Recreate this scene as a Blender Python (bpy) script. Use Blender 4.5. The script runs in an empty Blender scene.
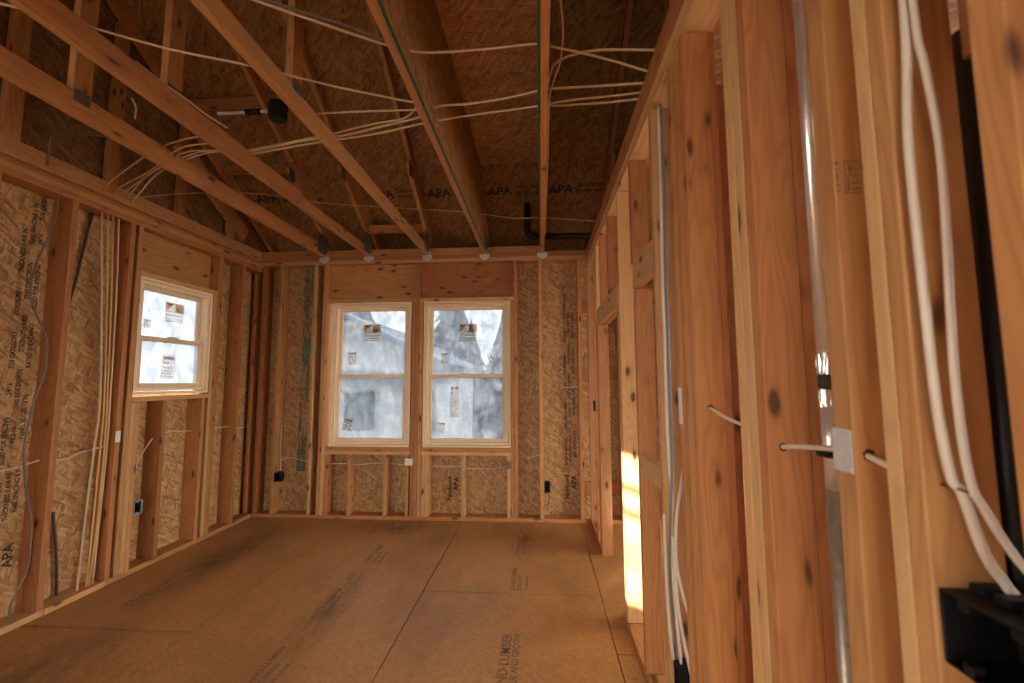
import bpy, bmesh, math, random
from mathutils import Vector, Matrix, noise
random.seed(7)
sc = bpy.context.scene
col = sc.collection
R = math.radians

# ------------------------------------------------------------------ dimensions (metres)
XL, XR, YB = -3.055, 0.484, 4.447        # room faces of the framing: side wall, partition, window wall
TOP = 2.771                              # top of the top plates
STUD_D = 0.14                            # 2x6 outside walls
def z_chord(y): return 3.441 + 0.63 * (3.857 - y)       # underside of the sloping truss chords
def z_deck(y): return z_chord(y) + 0.13                 # underside of the roof deck

# ------------------------------------------------------------------ node helpers
def new_mat(name):
    m = bpy.data.materials.new(name); m.use_nodes = True
    nt = m.node_tree; nt.nodes.clear()
    out = nt.nodes.new('ShaderNodeOutputMaterial')
    b = nt.nodes.new('ShaderNodeBsdfPrincipled')
    nt.links.new(b.outputs[0], out.inputs[0])
    return m, nt, b, out
def N(nt, t, **kw):
    n = nt.nodes.new(t)
    for k, v in kw.items():
        if k in ('operation', 'data_type', 'blend_type', 'feature', 'voronoi_dimensions', 'noise_dimensions', 'interpolation', 'distance', 'vector_type'): setattr(n, k, v)
    return n
def setin(nt, n, i, v):
    if isinstance(v, bpy.types.NodeSocket): nt.links.new(v, n.inputs[i])
    else: n.inputs[i].default_value = v
def math_(nt, op, a, b=0.0, c=None, clamp=False):
    n = N(nt, 'ShaderNodeMath', operation=op); n.use_clamp = clamp
    setin(nt, n, 0, a); setin(nt, n, 1, b)
    if c is not None: setin(nt, n, 2, c)
    return n.outputs[0]
def vmul(nt, v, s):
    n = N(nt, 'ShaderNodeVectorMath', operation='MULTIPLY'); setin(nt, n, 0, v); setin(nt, n, 1, s); return n.outputs[0]
def vadd(nt, v, s):
    n = N(nt, 'ShaderNodeVectorMath', operation='ADD'); setin(nt, n, 0, v); setin(nt, n, 1, s); return n.outputs[0]
def mixc(nt, f, a, b, blend='MIX'):
    n = N(nt, 'ShaderNodeMix', data_type='RGBA', blend_type=blend)
    setin(nt, n, 0, f); setin(nt, n, 6, a); setin(nt, n, 7, b); return n.outputs[2]
def noise_(nt, v, scale, detail=3.0, rough=0.55, dist=0.0):
    n = nt.nodes.new('ShaderNodeTexNoise'); setin(nt, n, 'Vector', v)
    n.inputs['Scale'].default_value = scale; n.inputs['Detail'].default_value = detail
    n.inputs['Roughness'].default_value = rough; n.inputs['Distortion'].default_value = dist
    return n.outputs[0]
def ramp(nt, f, stops, interp='LINEAR'):
    n = nt.nodes.new('ShaderNodeValToRGB'); setin(nt, n, 0, f); cr = n.color_ramp; cr.interpolation = interp
    while len(cr.elements) > 1: cr.elements.remove(cr.elements[-1])
    cr.elements[0].position = stops[0][0]; cr.elements[0].color = stops[0][1]
    for p, c in stops[1:]:
        e = cr.elements.new(p); e.color = c
    return n.outputs[0]
def rgb(r, g, b): return (r, g, b, 1.0)

# ------------------------------------------------------------------ materials
def wood_mat(name, light, dark, red, knots=True):
    m, nt, b, out = new_mat(name)
    tc = nt.nodes.new('ShaderNodeTexCoord'); oi = nt.nodes.new('ShaderNodeObjectInfo')
    rnd = oi.outputs['Random']
    off = N(nt, 'ShaderNodeCombineXYZ')
    setin(nt, off, 0, math_(nt, 'MULTIPLY', rnd, 31.7)); setin(nt, off, 1, math_(nt, 'MULTIPLY', rnd, 17.3)); setin(nt, off, 2, math_(nt, 'MULTIPLY', rnd, 53.1))
    p = vadd(nt, tc.outputs['Object'], off.outputs[0])
    # growth rings: slow distortion along the length, cut into bands across it
    slow = noise_(nt, vmul(nt, p, (5.0, 5.0, 0.55)), 1.6, 2.0)
    rings = math_(nt, 'SINE', math_(nt, 'MULTIPLY', slow, 95.0))
    rings = math_(nt, 'MULTIPLY_ADD', rings, 0.5, 0.5)
    rings = math_(nt, 'POWER', rings, 2.2)
    streak = noise_(nt, vmul(nt, p, (70.0, 70.0, 1.6)), 1.0, 4.0, 0.6)
    fine = noise_(nt, vmul(nt, p, (260.0, 260.0, 9.0)), 1.0, 2.0)
    patch = noise_(nt, vmul(nt, p, (6.0, 6.0, 1.3)), 1.0, 2.0)
    tone = math_(nt, 'ADD', math_(nt, 'MULTIPLY', rings, 0.34), math_(nt, 'MULTIPLY', streak, 0.75))
    tone = math_(nt, 'ADD', tone, math_(nt, 'MULTIPLY', fine, 0.22))
    tone = math_(nt, 'SUBTRACT', tone, 0.30, clamp=True)
    c = mixc(nt, tone, light, dark)
    rf = math_(nt, 'MULTIPLY', math_(nt, 'FRACT', math_(nt, 'MULTIPLY', rnd, 7.31)), 0.65)
    rf = math_(nt, 'ADD', rf, math_(nt, 'MULTIPLY_ADD', patch, 0.8, -0.38), clamp=True)
    c = mixc(nt, rf, c, red, 'MULTIPLY')
    val = math_(nt, 'MULTIPLY_ADD', math_(nt, 'FRACT', math_(nt, 'MULTIPLY', rnd, 13.7)), 0.3, 0.84)
    hs = nt.nodes.new('ShaderNodeHueSaturation'); setin(nt, hs, 'Value', val); setin(nt, hs, 'Color', c)
    c = hs.outputs[0]
    if knots:
        v = nt.nodes.new('ShaderNodeTexVoronoi'); v.feature = 'F1'
        warp = vadd(nt, vmul(nt, p, (12.0, 12.0, 5.0)), math_(nt, 'MULTIPLY', slow, 0.6))
        setin(nt, v, 'Vector', warp); v.inputs['Scale'].default_value = 1.0
        pick = N(nt, 'ShaderNodeSeparateColor'); setin(nt, pick, 0, v.outputs['Color'])
        on = math_(nt, 'GREATER_THAN', pick.outputs[0], 0.30)
        core = math_(nt, 'MULTIPLY', math_(nt, 'SUBTRACT', 1.0, math_(nt, 'MULTIPLY', v.outputs['Distance'], 5.0), clamp=True), on)
        core = math_(nt, 'MULTIPLY', core, 2.2, clamp=True)
        halo = math_(nt, 'MULTIPLY', math_(nt, 'SUBTRACT', 1.0, math_(nt, 'MULTIPLY', v.outputs['Distance'], 2.7), clamp=True), on)
        c = mixc(nt, math_(nt, 'MULTIPLY', halo, 0.55), c, rgb(0.25, 0.085, 0.024))
        c = mixc(nt, math_(nt, 'MULTIPLY', core, 0.9), c, rgb(0.07, 0.022, 0.008))
    nt.links.new(c, b.inputs['Base Color'])
    b.inputs['Roughness'].default_value = 0.62
    bp = nt.nodes.new('ShaderNodeBump'); bp.inputs['Strength'].default_value = 0.12; bp.inputs['Distance'].default_value = 0.002
    setin(nt, bp, 'Height', streak); nt.links.new(bp.outputs[0], b.inputs['Normal'])
    return m
WOOD = wood_mat('fir lumber', rgb(0.56, 0.288, 0.104), rgb(0.33, 0.140, 0.046), rgb(0.86, 0.62, 0.46))
WOODP = wood_mat('pale spruce lumber', rgb(0.63, 0.385, 0.168), rgb(0.47, 0.255, 0.105), rgb(0.94, 0.80, 0.66))
WOODR = wood_mat('reddish fir lumber', rgb(0.48, 0.215, 0.075), rgb(0.28, 0.100, 0.032), rgb(0.84, 0.58, 0.42))

def osb_mat(name, plane, tint=(1, 1, 1), scale=1.0, smooth=0.0, dirt=0.0):
    m, nt, b, out = new_mat(name)
    tc = nt.nodes.new('ShaderNodeTexCoord'); sep = nt.nodes.new('ShaderNodeSeparateXYZ')
    nt.links.new(tc.outputs['Object'], sep.inputs[0])
    cb = nt.nodes.new('ShaderNodeCombineXYZ')
    a, c2 = 'XYZ'.index(plane[0]), 'XYZ'.index(plane[1])
    nt.links.new(sep.outputs[a], cb.inputs[0]); nt.links.new(sep.outputs[c2], cb.inputs[1])
    uv = cb.outputs[0]
    wob = nt.nodes.new('ShaderNodeTexNoise'); setin(nt, wob, 'Vector', uv); wob.inputs['Scale'].default_value = 7.0
    uvw = vadd(nt, uv, vmul(nt, wob.outputs[1], (0.018, 0.018, 0.0)))
    cur = None
    for k, (ang, sx, sy) in enumerate([(12, 10, 46), (68, 12, 55), (-37, 13, 50), (103, 9, 42), (-78, 15, 60), (35, 12, 52)]):
        mp = nt.nodes.new('ShaderNodeMapping'); setin(nt, mp, 'Vector', uvw)
        mp.inputs['Rotation'].default_value = (0, 0, R(ang)); mp.inputs['Location'].default_value = (k * 3.7, k * 1.9, 0)
        v = nt.nodes.new('ShaderNodeTexVoronoi'); v.voronoi_dimensions = '2D'
        setin(nt, v, 'Vector', vmul(nt, mp.outputs[0], (sx * scale, sy * scale, 1.0))); v.inputs['Scale'].default_value = 1.0
        sc_ = N(nt, 'ShaderNodeSeparateColor'); setin(nt, sc_, 0, v.outputs['Color'])
        grain = noise_(nt, vmul(nt, mp.outputs[0], (14.0 * scale, 190.0 * scale, 1.0)), 1.0, 2.0)
        val = math_(nt, 'ADD', math_(nt, 'MULTIPLY', sc_.outputs[0], 0.8), math_(nt, 'MULTIPLY_ADD', grain, 0.5, -0.15))
        edge = math_(nt, 'MULTIPLY', math_(nt, 'SUBTRACT', v.outputs['Distance'], 0.55, clamp=True), -0.5)
        val = math_(nt, 'ADD', val, edge)
        if cur is None: cur = val
        else:
            pick = math_(nt, 'GREATER_THAN', sc_.outputs[1], 0.55)
            mx = N(nt, 'ShaderNodeMix', data_type='FLOAT'); setin(nt, mx, 0, pick); setin(nt, mx, 2, cur); setin(nt, mx, 3, val); cur = mx.outputs[0]
    big = noise_(nt, uv, 1.3, 3.0)
    cur = math_(nt, 'ADD', cur, math_(nt, 'MULTIPLY_ADD', big, 0.4, -0.2), clamp=True)
    if smooth: cur = math_(nt, 'ADD', math_(nt, 'MULTIPLY', cur, 1.0 - smooth), 0.52 * smooth)
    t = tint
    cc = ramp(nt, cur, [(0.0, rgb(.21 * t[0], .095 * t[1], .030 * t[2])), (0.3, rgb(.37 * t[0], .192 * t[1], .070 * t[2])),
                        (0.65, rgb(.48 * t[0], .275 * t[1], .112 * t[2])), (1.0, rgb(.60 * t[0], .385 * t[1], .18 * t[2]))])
    spots = noise_(nt, uv, 24.0, 3.0)
    cc = mixc(nt, math_(nt, 'MULTIPLY', math_(nt, 'SUBTRACT', spots, 0.64, clamp=True), 4.5, clamp=True), cc, rgb(.11, .045, .015))
    if dirt:
        d1 = noise_(nt, vmul(nt, uv, (1.0, 0.55, 1.0)), 1.7, 4.0, 0.6)
        d = math_(nt, 'MULTIPLY', math_(nt, 'SUBTRACT', d1, 0.47, clamp=True), 3.2 * dirt, clamp=True)
        cc = mixc(nt, d, cc, rgb(.13, .062, .026))
    nt.links.new(cc, b.inputs['Base Color'])
    b.inputs['Roughness'].default_value = 0.6 if not dirt else 0.5
    bp = nt.nodes.new('ShaderNodeBump'); bp.inputs['Strength'].default_value = 0.15; bp.inputs['Distance'].default_value = 0.002
    setin(nt, bp, 'Height', cur); nt.links.new(bp.outputs[0], b.inputs['Normal'])
    return m
OSB_XZ = osb_mat('strand board facing the room', 'XZ', scale=1.3)
OSB_YZ = osb_mat('strand board of the side wall', 'YZ', tint=(1.10, 1.12, 1.14), scale=1.25)
OSB_XY = osb_mat('strand board of the roof', 'XY', tint=(0.62, 0.52, 0.44), scale=1.2)  # tint darkened to put the attic's shade into the deck colour
OSB_LID = osb_mat('strand board of the chase lid', 'YX', tint=(1.15, 1.05, 0.95), scale=1.3)  # brighter tint paints in the light the lid catches from below
OSB_GABLE = osb_mat('shade-darkened strand board of the gable', 'YZ', tint=(0.50, 0.43, 0.37), scale=1.1)  # darkened copy of the side wall board; attic shade is in the tint
OSB_TRUSS = osb_mat('strand board on the trusses', 'ZY', tint=(0.8, 0.72, 0.62), scale=1.2)
FLOOR = osb_mat('subfloor board', 'XY', tint=(0.98, 0.82, 0.66), scale=2.4, smooth=0.60, dirt=0.75)

def plain(name, c, rough=0.5, metal=0.0, var=0.0, scale=30.0):
    m, nt, b, out = new_mat(name)
    if var:
        tc = nt.nodes.new('ShaderNodeTexCoord')
        n = noise_(nt, tc.outputs['Object'], scale, 3.0)
        c0 = rgb(*[x * (1 - var) for x in c]); c1 = rgb(*[min(1, x * (1 + var)) for x in c])
        nt.links.new(mixc(nt, n, c0, c1), b.inputs['Base Color'])
    else: b.inputs['Base Color'].default_value = rgb(*c)
    b.inputs['Roughness'].default_value = rough; b.inputs['Metallic'].default_value = metal
    if max(c) < 0.03: b.inputs['Specular IOR Level'].default_value = 0.22
    return m
VINYL = wood_mat('almond window frame', rgb(0.86, 0.70, 0.48), rgb(0.77, 0.58, 0.37), rgb(0.97, 0.92, 0.87), knots=False)
CREAM = plain('cream cable jacket', (0.60, 0.43, 0.25), 0.45, var=0.12, scale=8)
WHITE = plain('white cable jacket', (0.66, 0.57, 0.45), 0.4, var=0.06, scale=8)
YELLOW = plain('yellow cable jacket', (0.56, 0.34, 0.12), 0.45, var=0.12, scale=8)
GREY = plain('grey cable jacket', (0.17, 0.135, 0.105), 0.4, var=0.15, scale=8)
BLUEGREY = plain('blue grey cable jacket', (0.17, 0.18, 0.19), 0.4, var=0.1, scale=8)
BLACK = plain('black plastic', (0.008, 0.008, 0.008), 0.5, var=0.3)
BLACKPIPE = plain('black drain pipe', (0.012, 0.012, 0.012), 0.4, var=0.3)
GALV = plain('galvanised steel', (0.66, 0.65, 0.62), 0.42, 0.45, var=0.25, scale=60)
GALVD = plain('dull connector plate', (0.16, 0.14, 0.12), 0.55, 0.6, var=0.4, scale=80)
PLATEW = plain('pale nail plate', (0.78, 0.74, 0.66), 0.45, 0.2, var=0.1, scale=60)
FOIL = plain('foil', (0.8, 0.8, 0.8), 0.22, 1.0, var=0.2, scale=90)
BLUEBOX = plain('blue grey box plastic', (0.30, 0.35, 0.38), 0.4, var=0.15)
INK = plain('black ink', (0.030, 0.020, 0.014), 0.7, var=0.5, scale=70)
INKF = plain('faded floor ink', (0.20, 0.11, 0.055), 0.7, var=0.4, scale=40)
GREEN = plain('green edge paint', (0.010, 0.085, 0.022), 0.6, var=0.3, scale=30)
STAIN = None
def paper(name, c, var=0.06):
    m = plain(name, c, 0.6, var=var, scale=30); nt = m.node_tree
    b = next(n for n in nt.nodes if n.type == 'BSDF_PRINCIPLED'); out = next(n for n in nt.nodes if n.type == 'OUTPUT_MATERIAL')
    tl = nt.nodes.new('ShaderNodeBsdfTransparent'); tl.inputs[0].default_value = rgb(*[0.45 * x ** 0.5 + 0.55 for x in c])
    mx = nt.nodes.new('ShaderNodeMixShader'); mx.inputs[0].default_value = 0.87
    nt.links.new(b.outputs[0], mx.inputs[1]); nt.links.new(tl.outputs[0], mx.inputs[2]); nt.links.new(mx.outputs[0], out.inputs[0])
    return m
PAPER = paper('sticker paper', (0.80, 0.74, 0.66), 0.06)
ORANGE = paper('orange print', (0.62, 0.27, 0.09), 0.1)
BROWN = paper('dark red print', (0.22, 0.055, 0.03), 0.1)
GREYINK = paper('grey print', (0.36, 0.30, 0.25), 0.2)
STAPLE = plain('dark staple', (0.05, 0.035, 0.025), 0.4, 0.8, var=0.2)

def stain_mat():
    m, nt, b, out = new_mat('green overspray')
    tc = nt.nodes.new('ShaderNodeTexCoord')
    n = noise_(nt, vmul(nt, tc.outputs['Object'], (16.0, 16.0, 3.0)), 1.0, 5.0, 0.7)
    f = math_(nt, 'MULTIPLY', math_(nt, 'SUBTRACT', n, 0.38, clamp=True), 4.2, clamp=True)
    b.inputs['Base Color'].default_value = rgb(0.13, 0.25, 0.155); b.inputs['Roughness'].default_value = 0.8
    tr = nt.nodes.new('ShaderNodeBsdfTransparent'); mx = nt.nodes.new('ShaderNodeMixShader')
    setin(nt, mx, 0, f); nt.links.new(tr.outputs[0], mx.inputs[1]); nt.links.new(b.outputs[0], mx.inputs[2]); nt.links.new(mx.outputs[0], out.inputs[0])
    return m
STAIN = stain_mat()

def film_mat():
    """Glass under its smeared protective film: partly clear, partly milky."""
    m, nt, b, out = new_mat('glass under milky protective film')
    tc = nt.nodes.new('ShaderNodeTexCoord'); geo = nt.nodes.new('ShaderNodeNewGeometry')
    p = tc.outputs['Object']; oi = nt.nodes.new('ShaderNodeObjectInfo')
    offs = N(nt, 'ShaderNodeCombineXYZ'); setin(nt, offs, 0, math_(nt, 'MULTIPLY', oi.outputs['Random'], 23.0)); setin(nt, offs, 2, math_(nt, 'MULTIPLY', oi.outputs['Random'], 9.0))
    p = vadd(nt, p, offs.outputs[0])
    n1 = noise_(nt, vmul(nt, p, (7.0, 7.0, 4.2)), 1.0, 5.0, 0.62, 1.2)
    n2 = noise_(nt, vmul(nt, p, (26.0, 26.0, 9.0)), 1.0, 3.0, 0.6, 0.6)
    f = math_(nt, 'ADD', math_(nt, 'MULTIPLY', n1, 0.8), math_(nt, 'MULTIPLY', n2, 0.25))
    tcol = ramp(nt, f, [(0.38, rgb(.25, .33, .46)), (0.52, rgb(.42, .52, .66)), (0.64, rgb(.74, .80, .88))])
    tl = nt.nodes.new('ShaderNodeBsdfTranslucent'); nt.links.new(tcol, tl.inputs[0])
    tr = nt.nodes.new('ShaderNodeBsdfTransparent'); tr.inputs[0].default_value = rgb(.66, .76, .90)
    df = nt.nodes.new('ShaderNodeBsdfDiffuse'); df.inputs[0].default_value = rgb(.12, .125, .13)
    n3 = noise_(nt, vmul(nt, p, (9.0, 9.0, 6.0)), 1.0, 6.0, 0.68, 0.8)
    m1 = nt.nodes.new('ShaderNodeMixShader'); setin(nt, m1, 0, math_(nt, 'MULTIPLY_ADD', math_(nt, 'SUBTRACT', n3, 0.36, clamp=True), 2.2, 0.22, clamp=True))
    nt.links.new(tl.outputs[0], m1.inputs[1]); nt.links.new(tr.outputs[0], m1.inputs[2])
    m2 = nt.nodes.new('ShaderNodeMixShader'); m2.inputs[0].default_value = 0.84
    nt.links.new(m1.outputs[0], m2.inputs[1]); nt.links.new(df.outputs[0], m2.inputs[2])
    nt.links.new(m2.outputs[0], out.inputs[0])
    return m
FILM = film_mat()

# ------------------------------------------------------------------ object helpers
def tag(o, label=None, cat=None, group=None, kind=None):
    if label: o['label'] = label
    if cat: o['category'] = cat
    if group: o['group'] = group
    if kind: o['kind'] = kind
    return o
def adopt(o, parent):
    if parent is not None:
        o.parent = parent
        o.matrix_parent_inverse = parent['_m'] if False else MATS[parent.name].inverted()
MATS = {}
def empty(name, loc, rotz=0.0):
    o = bpy.data.objects.new(name, None); col.objects.link(o)
    o.location = loc; o.rotation_euler = (0, 0, rotz); o.empty_display_size = 0.1
    MATS[o.name] = Matrix.Translation(loc) @ Matrix.Rotation(rotz, 4, 'Z')
    return o
def link_mesh(name, bm, mat, M=None, parent=None, smooth=False):
    me = bpy.data.meshes.new(name); bm.normal_update(); bm.to_mesh(me); bm.free()
    if smooth:
        for p in me.polygons: p.use_smooth = True
    for mm in (mat if isinstance(mat, (list, tuple)) else [mat]): me.materials.append(mm)
    o = bpy.data.objects.new(name, me); col.objects.link(o)
    M = M or Matrix()
    MATS[o.name] = M.copy()
    if parent is not None:
        o.parent = parent; o.matrix_parent_inverse = MATS[parent.name].inverted()
    o.matrix_basis = M
    return o
def bm_box(bm, a, b, bev=0.0, mi=0):
    r = bmesh.ops.create_cube(bm, size=1.0)
    vs = r['verts']; c = [(a[i] + b[i]) / 2 for i in range(3)]; s = [abs(b[i] - a[i]) for i in range(3)]
    for v in vs: v.co = Vector([c[i] + v.co[i] * s[i] for i in range(3)])
    fs = set(f for v in vs for f in v.link_faces)
    for f in fs: f.material_index = mi
    if bev:
        es = list(set(e for v in vs for e in v.link_edges))
        bmesh.ops.bevel(bm, geom=es, offset=bev, segments=2, affect='EDGES', profile=0.5)
AX = {'z': Matrix(((1, 0, 0), (0, 1, 0), (0, 0, 1))).to_4x4(),
      'x': Matrix(((0, 0, 1), (1, 0, 0), (0, 1, 0))).to_4x4(),     # local z = world x
      'y': Matrix(((0, 1, 0), (0, 0, 1), (1, 0, 0))).to_4x4()}     # local z = world y
def lumber(name, x0, x1, y0, y1, z0, z1, mat=None, parent=None, axis=None, bev=0.0025):
    """A straight board, grain along its longest side."""
    lo, hi = Vector((x0, y0, z0)), Vector((x1, y1, z1)); s = hi - lo
    if axis is None: axis = 'xyz'[max(range(3), key=lambda i: s[i])]
    A = AX[axis]; base = (lo + hi) / 2
    base['xyz'.index(axis)] = lo['xyz'.index(axis)]
    Mx = Matrix.Translation(base) @ A
    inv = Mx.inverted(); p, q = inv @ lo, inv @ hi
    a = [min(p[i], q[i]) for i in range(3)]; b = [max(p[i], q[i]) for i in range(3)]
    bm = bmesh.new(); bm_box(bm, a, b, bev)
    return link_mesh(name, bm, mat or WOOD, Mx, parent)
def board(name, A, B, wide, thick, wdir, mat=None, parent=None, cut=None):
    """A board from A to B: `wide` along wdir (projected), `thick` across."""
    A, B = Vector(A), Vector(B); z = (B - A).normalized()
    x = Vector(wdir); x = (x - z * x.dot(z)).normalized(); y = z.cross(x)
    M = Matrix((x, y, z)).transposed().to_4x4(); M.translation = A
    bm = bmesh.new(); bm_box(bm, (-wide / 2, -thick / 2, 0), (wide / 2, thick / 2, (B - A).length), 0.0025)
    return link_mesh(name, bm, mat or WOOD, M, parent)
def smooth_path(pts, n=6):
    P = [Vector(p) for p in pts]
    if len(P) < 3: return P
    Q = [P[0] * 2 - P[1]] + P + [P[-1] * 2 - P[-2]]; out = []
    for i in range(1, len(Q) - 2):
        a, b, c, d = Q[i - 1:i + 3]
        for k in range(n):
            t = k / n
            out.append(0.5 * ((2 * b) + (c - a) * t + (2 * a - 5 * b + 4 * c - d) * t * t + (-a + 3 * b - 3 * c + d) * t ** 3))
    out.append(P[-1]); return out
def bm_tube(bm, pts, r, n=8, flat=1.0, smooth=True, mi=0):
    P = smooth_path(pts) if smooth else [Vector(p) for p in pts]
    rings = []; up = None
    for i, p in enumerate(P):
        t = (P[min(i + 1, len(P) - 1)] - P[max(i - 1, 0)]).normalized()
        if up is None: up = Vector((0, 0, 1)) if abs(t.z) < 0.9 else Vector((1, 0, 0))
        u = (up - t * up.dot(t)).normalized(); v = t.cross(u); up = u
        rings.append([bm.verts.new(p + (u * math.cos(2 * math.pi * k / n) + v * math.sin(2 * math.pi * k / n) * flat) * r) for k in range(n)])
    fs = []
    for a, b in zip(rings, rings[1:]):
        for k in range(n): fs.append(bm.faces.new((a[k], a[(k + 1) % n], b[(k + 1) % n], b[k])))
    fs.append(bm.faces.new(rings[0][::-1])); fs.append(bm.faces.new(rings[-1]))
    for f in fs: f.material_index = mi; f.smooth = True
def tube(name, pts, r, mat, parent=None, n=8, flat=1.0, smooth=True):
    o = Vector(pts[0]); bm = bmesh.new()
    bm_tube(bm, [Vector(p) - o for p in pts], r, n, flat, smooth)
    bmesh.ops.recalc_face_normals(bm, faces=bm.faces)
    return link_mesh(name, bm, mat, Matrix.Translation(o), parent)
def cable(pts, label, mat=None, r=0.0048, group=None, flat=1.0, name='electrical_cable'):
    return tag(tube(name, pts, r, mat or CREAM, flat=flat), label, 'cable', group)
def rect_wall(bm, fixed, t0, t1, u0, u1, v0, v1, holes=()):
    """Slab with rectangular holes. fixed = axis of the thickness (t0..t1); u, v are the other two axes in xyz order."""
    us = sorted({u0, u1, *[h[0] for h in holes], *[h[1] for h in holes]}); us = [u for u in us if u0 <= u <= u1]
    vs = sorted({v0, v1, *[h[2] for h in holes], *[h[3] for h in holes]}); vs = [v for v in vs if v0 <= v <= v1]
    for ua, ub in zip(us, us[1:]):
        for va, vb in zip(vs, vs[1:]):
            cu, cv = (ua + ub) / 2, (va + vb) / 2
            if any(h[0] < cu < h[1] and h[2] < cv < h[3] for h in holes): continue
            a = [ua, va]; b = [ub, vb]; a.insert(fixed, t0); b.insert(fixed, t1)
            bm_box(bm, a, b)
def prism(bm, poly, axis, t0, t1, mi=0):
    """poly: list of 2-D points in the other two axes (xyz order), pushed from t0 to t1 along axis."""
    def mk(p, t):
        q = list(p); q.insert(axis, t); return bm.verts.new(q)
    A = [mk(p, t0) for p in poly]; B = [mk(p, t1) for p in poly]; n = len(poly)
    fs = [bm.faces.new(A), bm.faces.new(B[::-1])]
    for i in range(n): fs.append(bm.faces.new((A[i], B[i], B[(i + 1) % n], A[(i + 1) % n])))
    for f in fs: f.material_index = mi
    bmesh.ops.recalc_face_normals(bm, faces=fs)
def lettering(name, lines, mat, parent, M, bold=0.02):
    """lines: (text, size, x, y, stretch) laid flat in local xy, M puts them on a surface."""
    bm = bmesh.new()
    for txt, size, x, y, stretch in lines:
        cu = bpy.data.curves.new('t', 'FONT'); cu.body = txt; cu.size = size; cu.resolution_u = 2; cu.extrude = 0.0002; cu.offset = size * bold
        ob = bpy.data.objects.new('t', cu); col.objects.link(ob)
        dg = bpy.context.evaluated_depsgraph_get(); me = bpy.data.meshes.new_from_object(ob.evaluated_get(dg))
        me.transform(Matrix.Translation((x, y, 0)) @ Matrix.Diagonal((stretch, 1, 1, 1)))
        bm.from_mesh(me); bpy.data.objects.remove(ob); bpy.data.curves.remove(cu); bpy.data.meshes.remove(me)
    return link_mesh(name, bm, mat, M, parent)
def plane_M(origin, right, up):
    r, u = Vector(right), Vector(up); n = r.cross(u)
    M = Matrix((r, u, n)).transposed().to_4x4(); M.translation = Vector(origin); return M

# ================================================================== SETTING
# ---- floor: sheets with open joints over dark joist space
bm = bmesh.new()
G = 0.0055
xs = [-3.216, -2.009, -0.814, 0.383, 1.59, 2.8, 4.0]
starts = [2.455, 1.75, 3.005, 2.4, 1.2, 3.0]
for i, (xa, xb) in enumerate(zip(xs, xs[1:])):
    ys = sorted(y for y in [starts[i] + 2.438 * k for k in range(-4, 3)] if -3.4 < y < 4.6)
    ys = [-3.45] + ys + [4.62]
    for ya, yb in zip(ys, ys[1:]):
        gj = 0.011 if i == 0 else G / 2
        bm_box(bm, (xa + G / 2, ya + gj, -0.018), (xb - G / 2, yb - gj, 0.0), 0.0008)
bm_box(bm, (-3.3, -3.5, -0.06), (4.05, 4.7, -0.025), mi=1)
floor = link_mesh('floor', bm, [FLOOR, plain('dark joist space', (0.02, 0.012, 0.008), 0.9, var=0.2)])
tag(floor, 'brown strand board subfloor with printed strips and dark open joints', 'floor', kind='structure')
def floor_strip(x, y0, y1, w, words, mat, label=None):
    L = []; y = 0.0; i = 0
    while y < y1 - y0 - 0.25:
        t, s = words[i % len(words)]; i += 1
        for k, (ww, hh) in enumerate(s):
            L.append((ww, hh, y, (w * 0.30 - k * w * 0.34), 1.0))
        y += t
    o = lettering('printed_strip', L, mat, floor, plane_M((x, y0, 0.0006), (0, 1, 0), (-1, 0, 0)))
    o['label'] = label or 'faded printed lettering along the sheet'
    return o
wd = [(0.62, [('STRAND LUMBER', 0.046), ('EDGE GOLD', 0.04), ('THIS SIDE DOWN', 0.028)]), (0.5, [('RATED STURD-I-FLOOR', 0.036), ('24 OC  EXPOSURE 1', 0.036)]), (0.3, [('23/32', 0.05)])]
floor_strip(-0.135, 2.0, 2.72, 0.14, [(0.74, [('TRAND LUMBER', 0.075), ('TONGUE AND GROOVE', 0.05)])], INKF)
floor_strip(-0.135, 2.74, 2.95, 0.1, [(0.5, [('H', 0.09)])], INKF)
floor_strip(-0.155, 3.05, 4.36, 0.13, wd, INKF)
floor_strip(-1.335, 2.0, 4.3, 0.15, wd, INKF)
floor_strip(-2.62, 2.7, 4.3, 0.12, wd, INKF)
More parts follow.
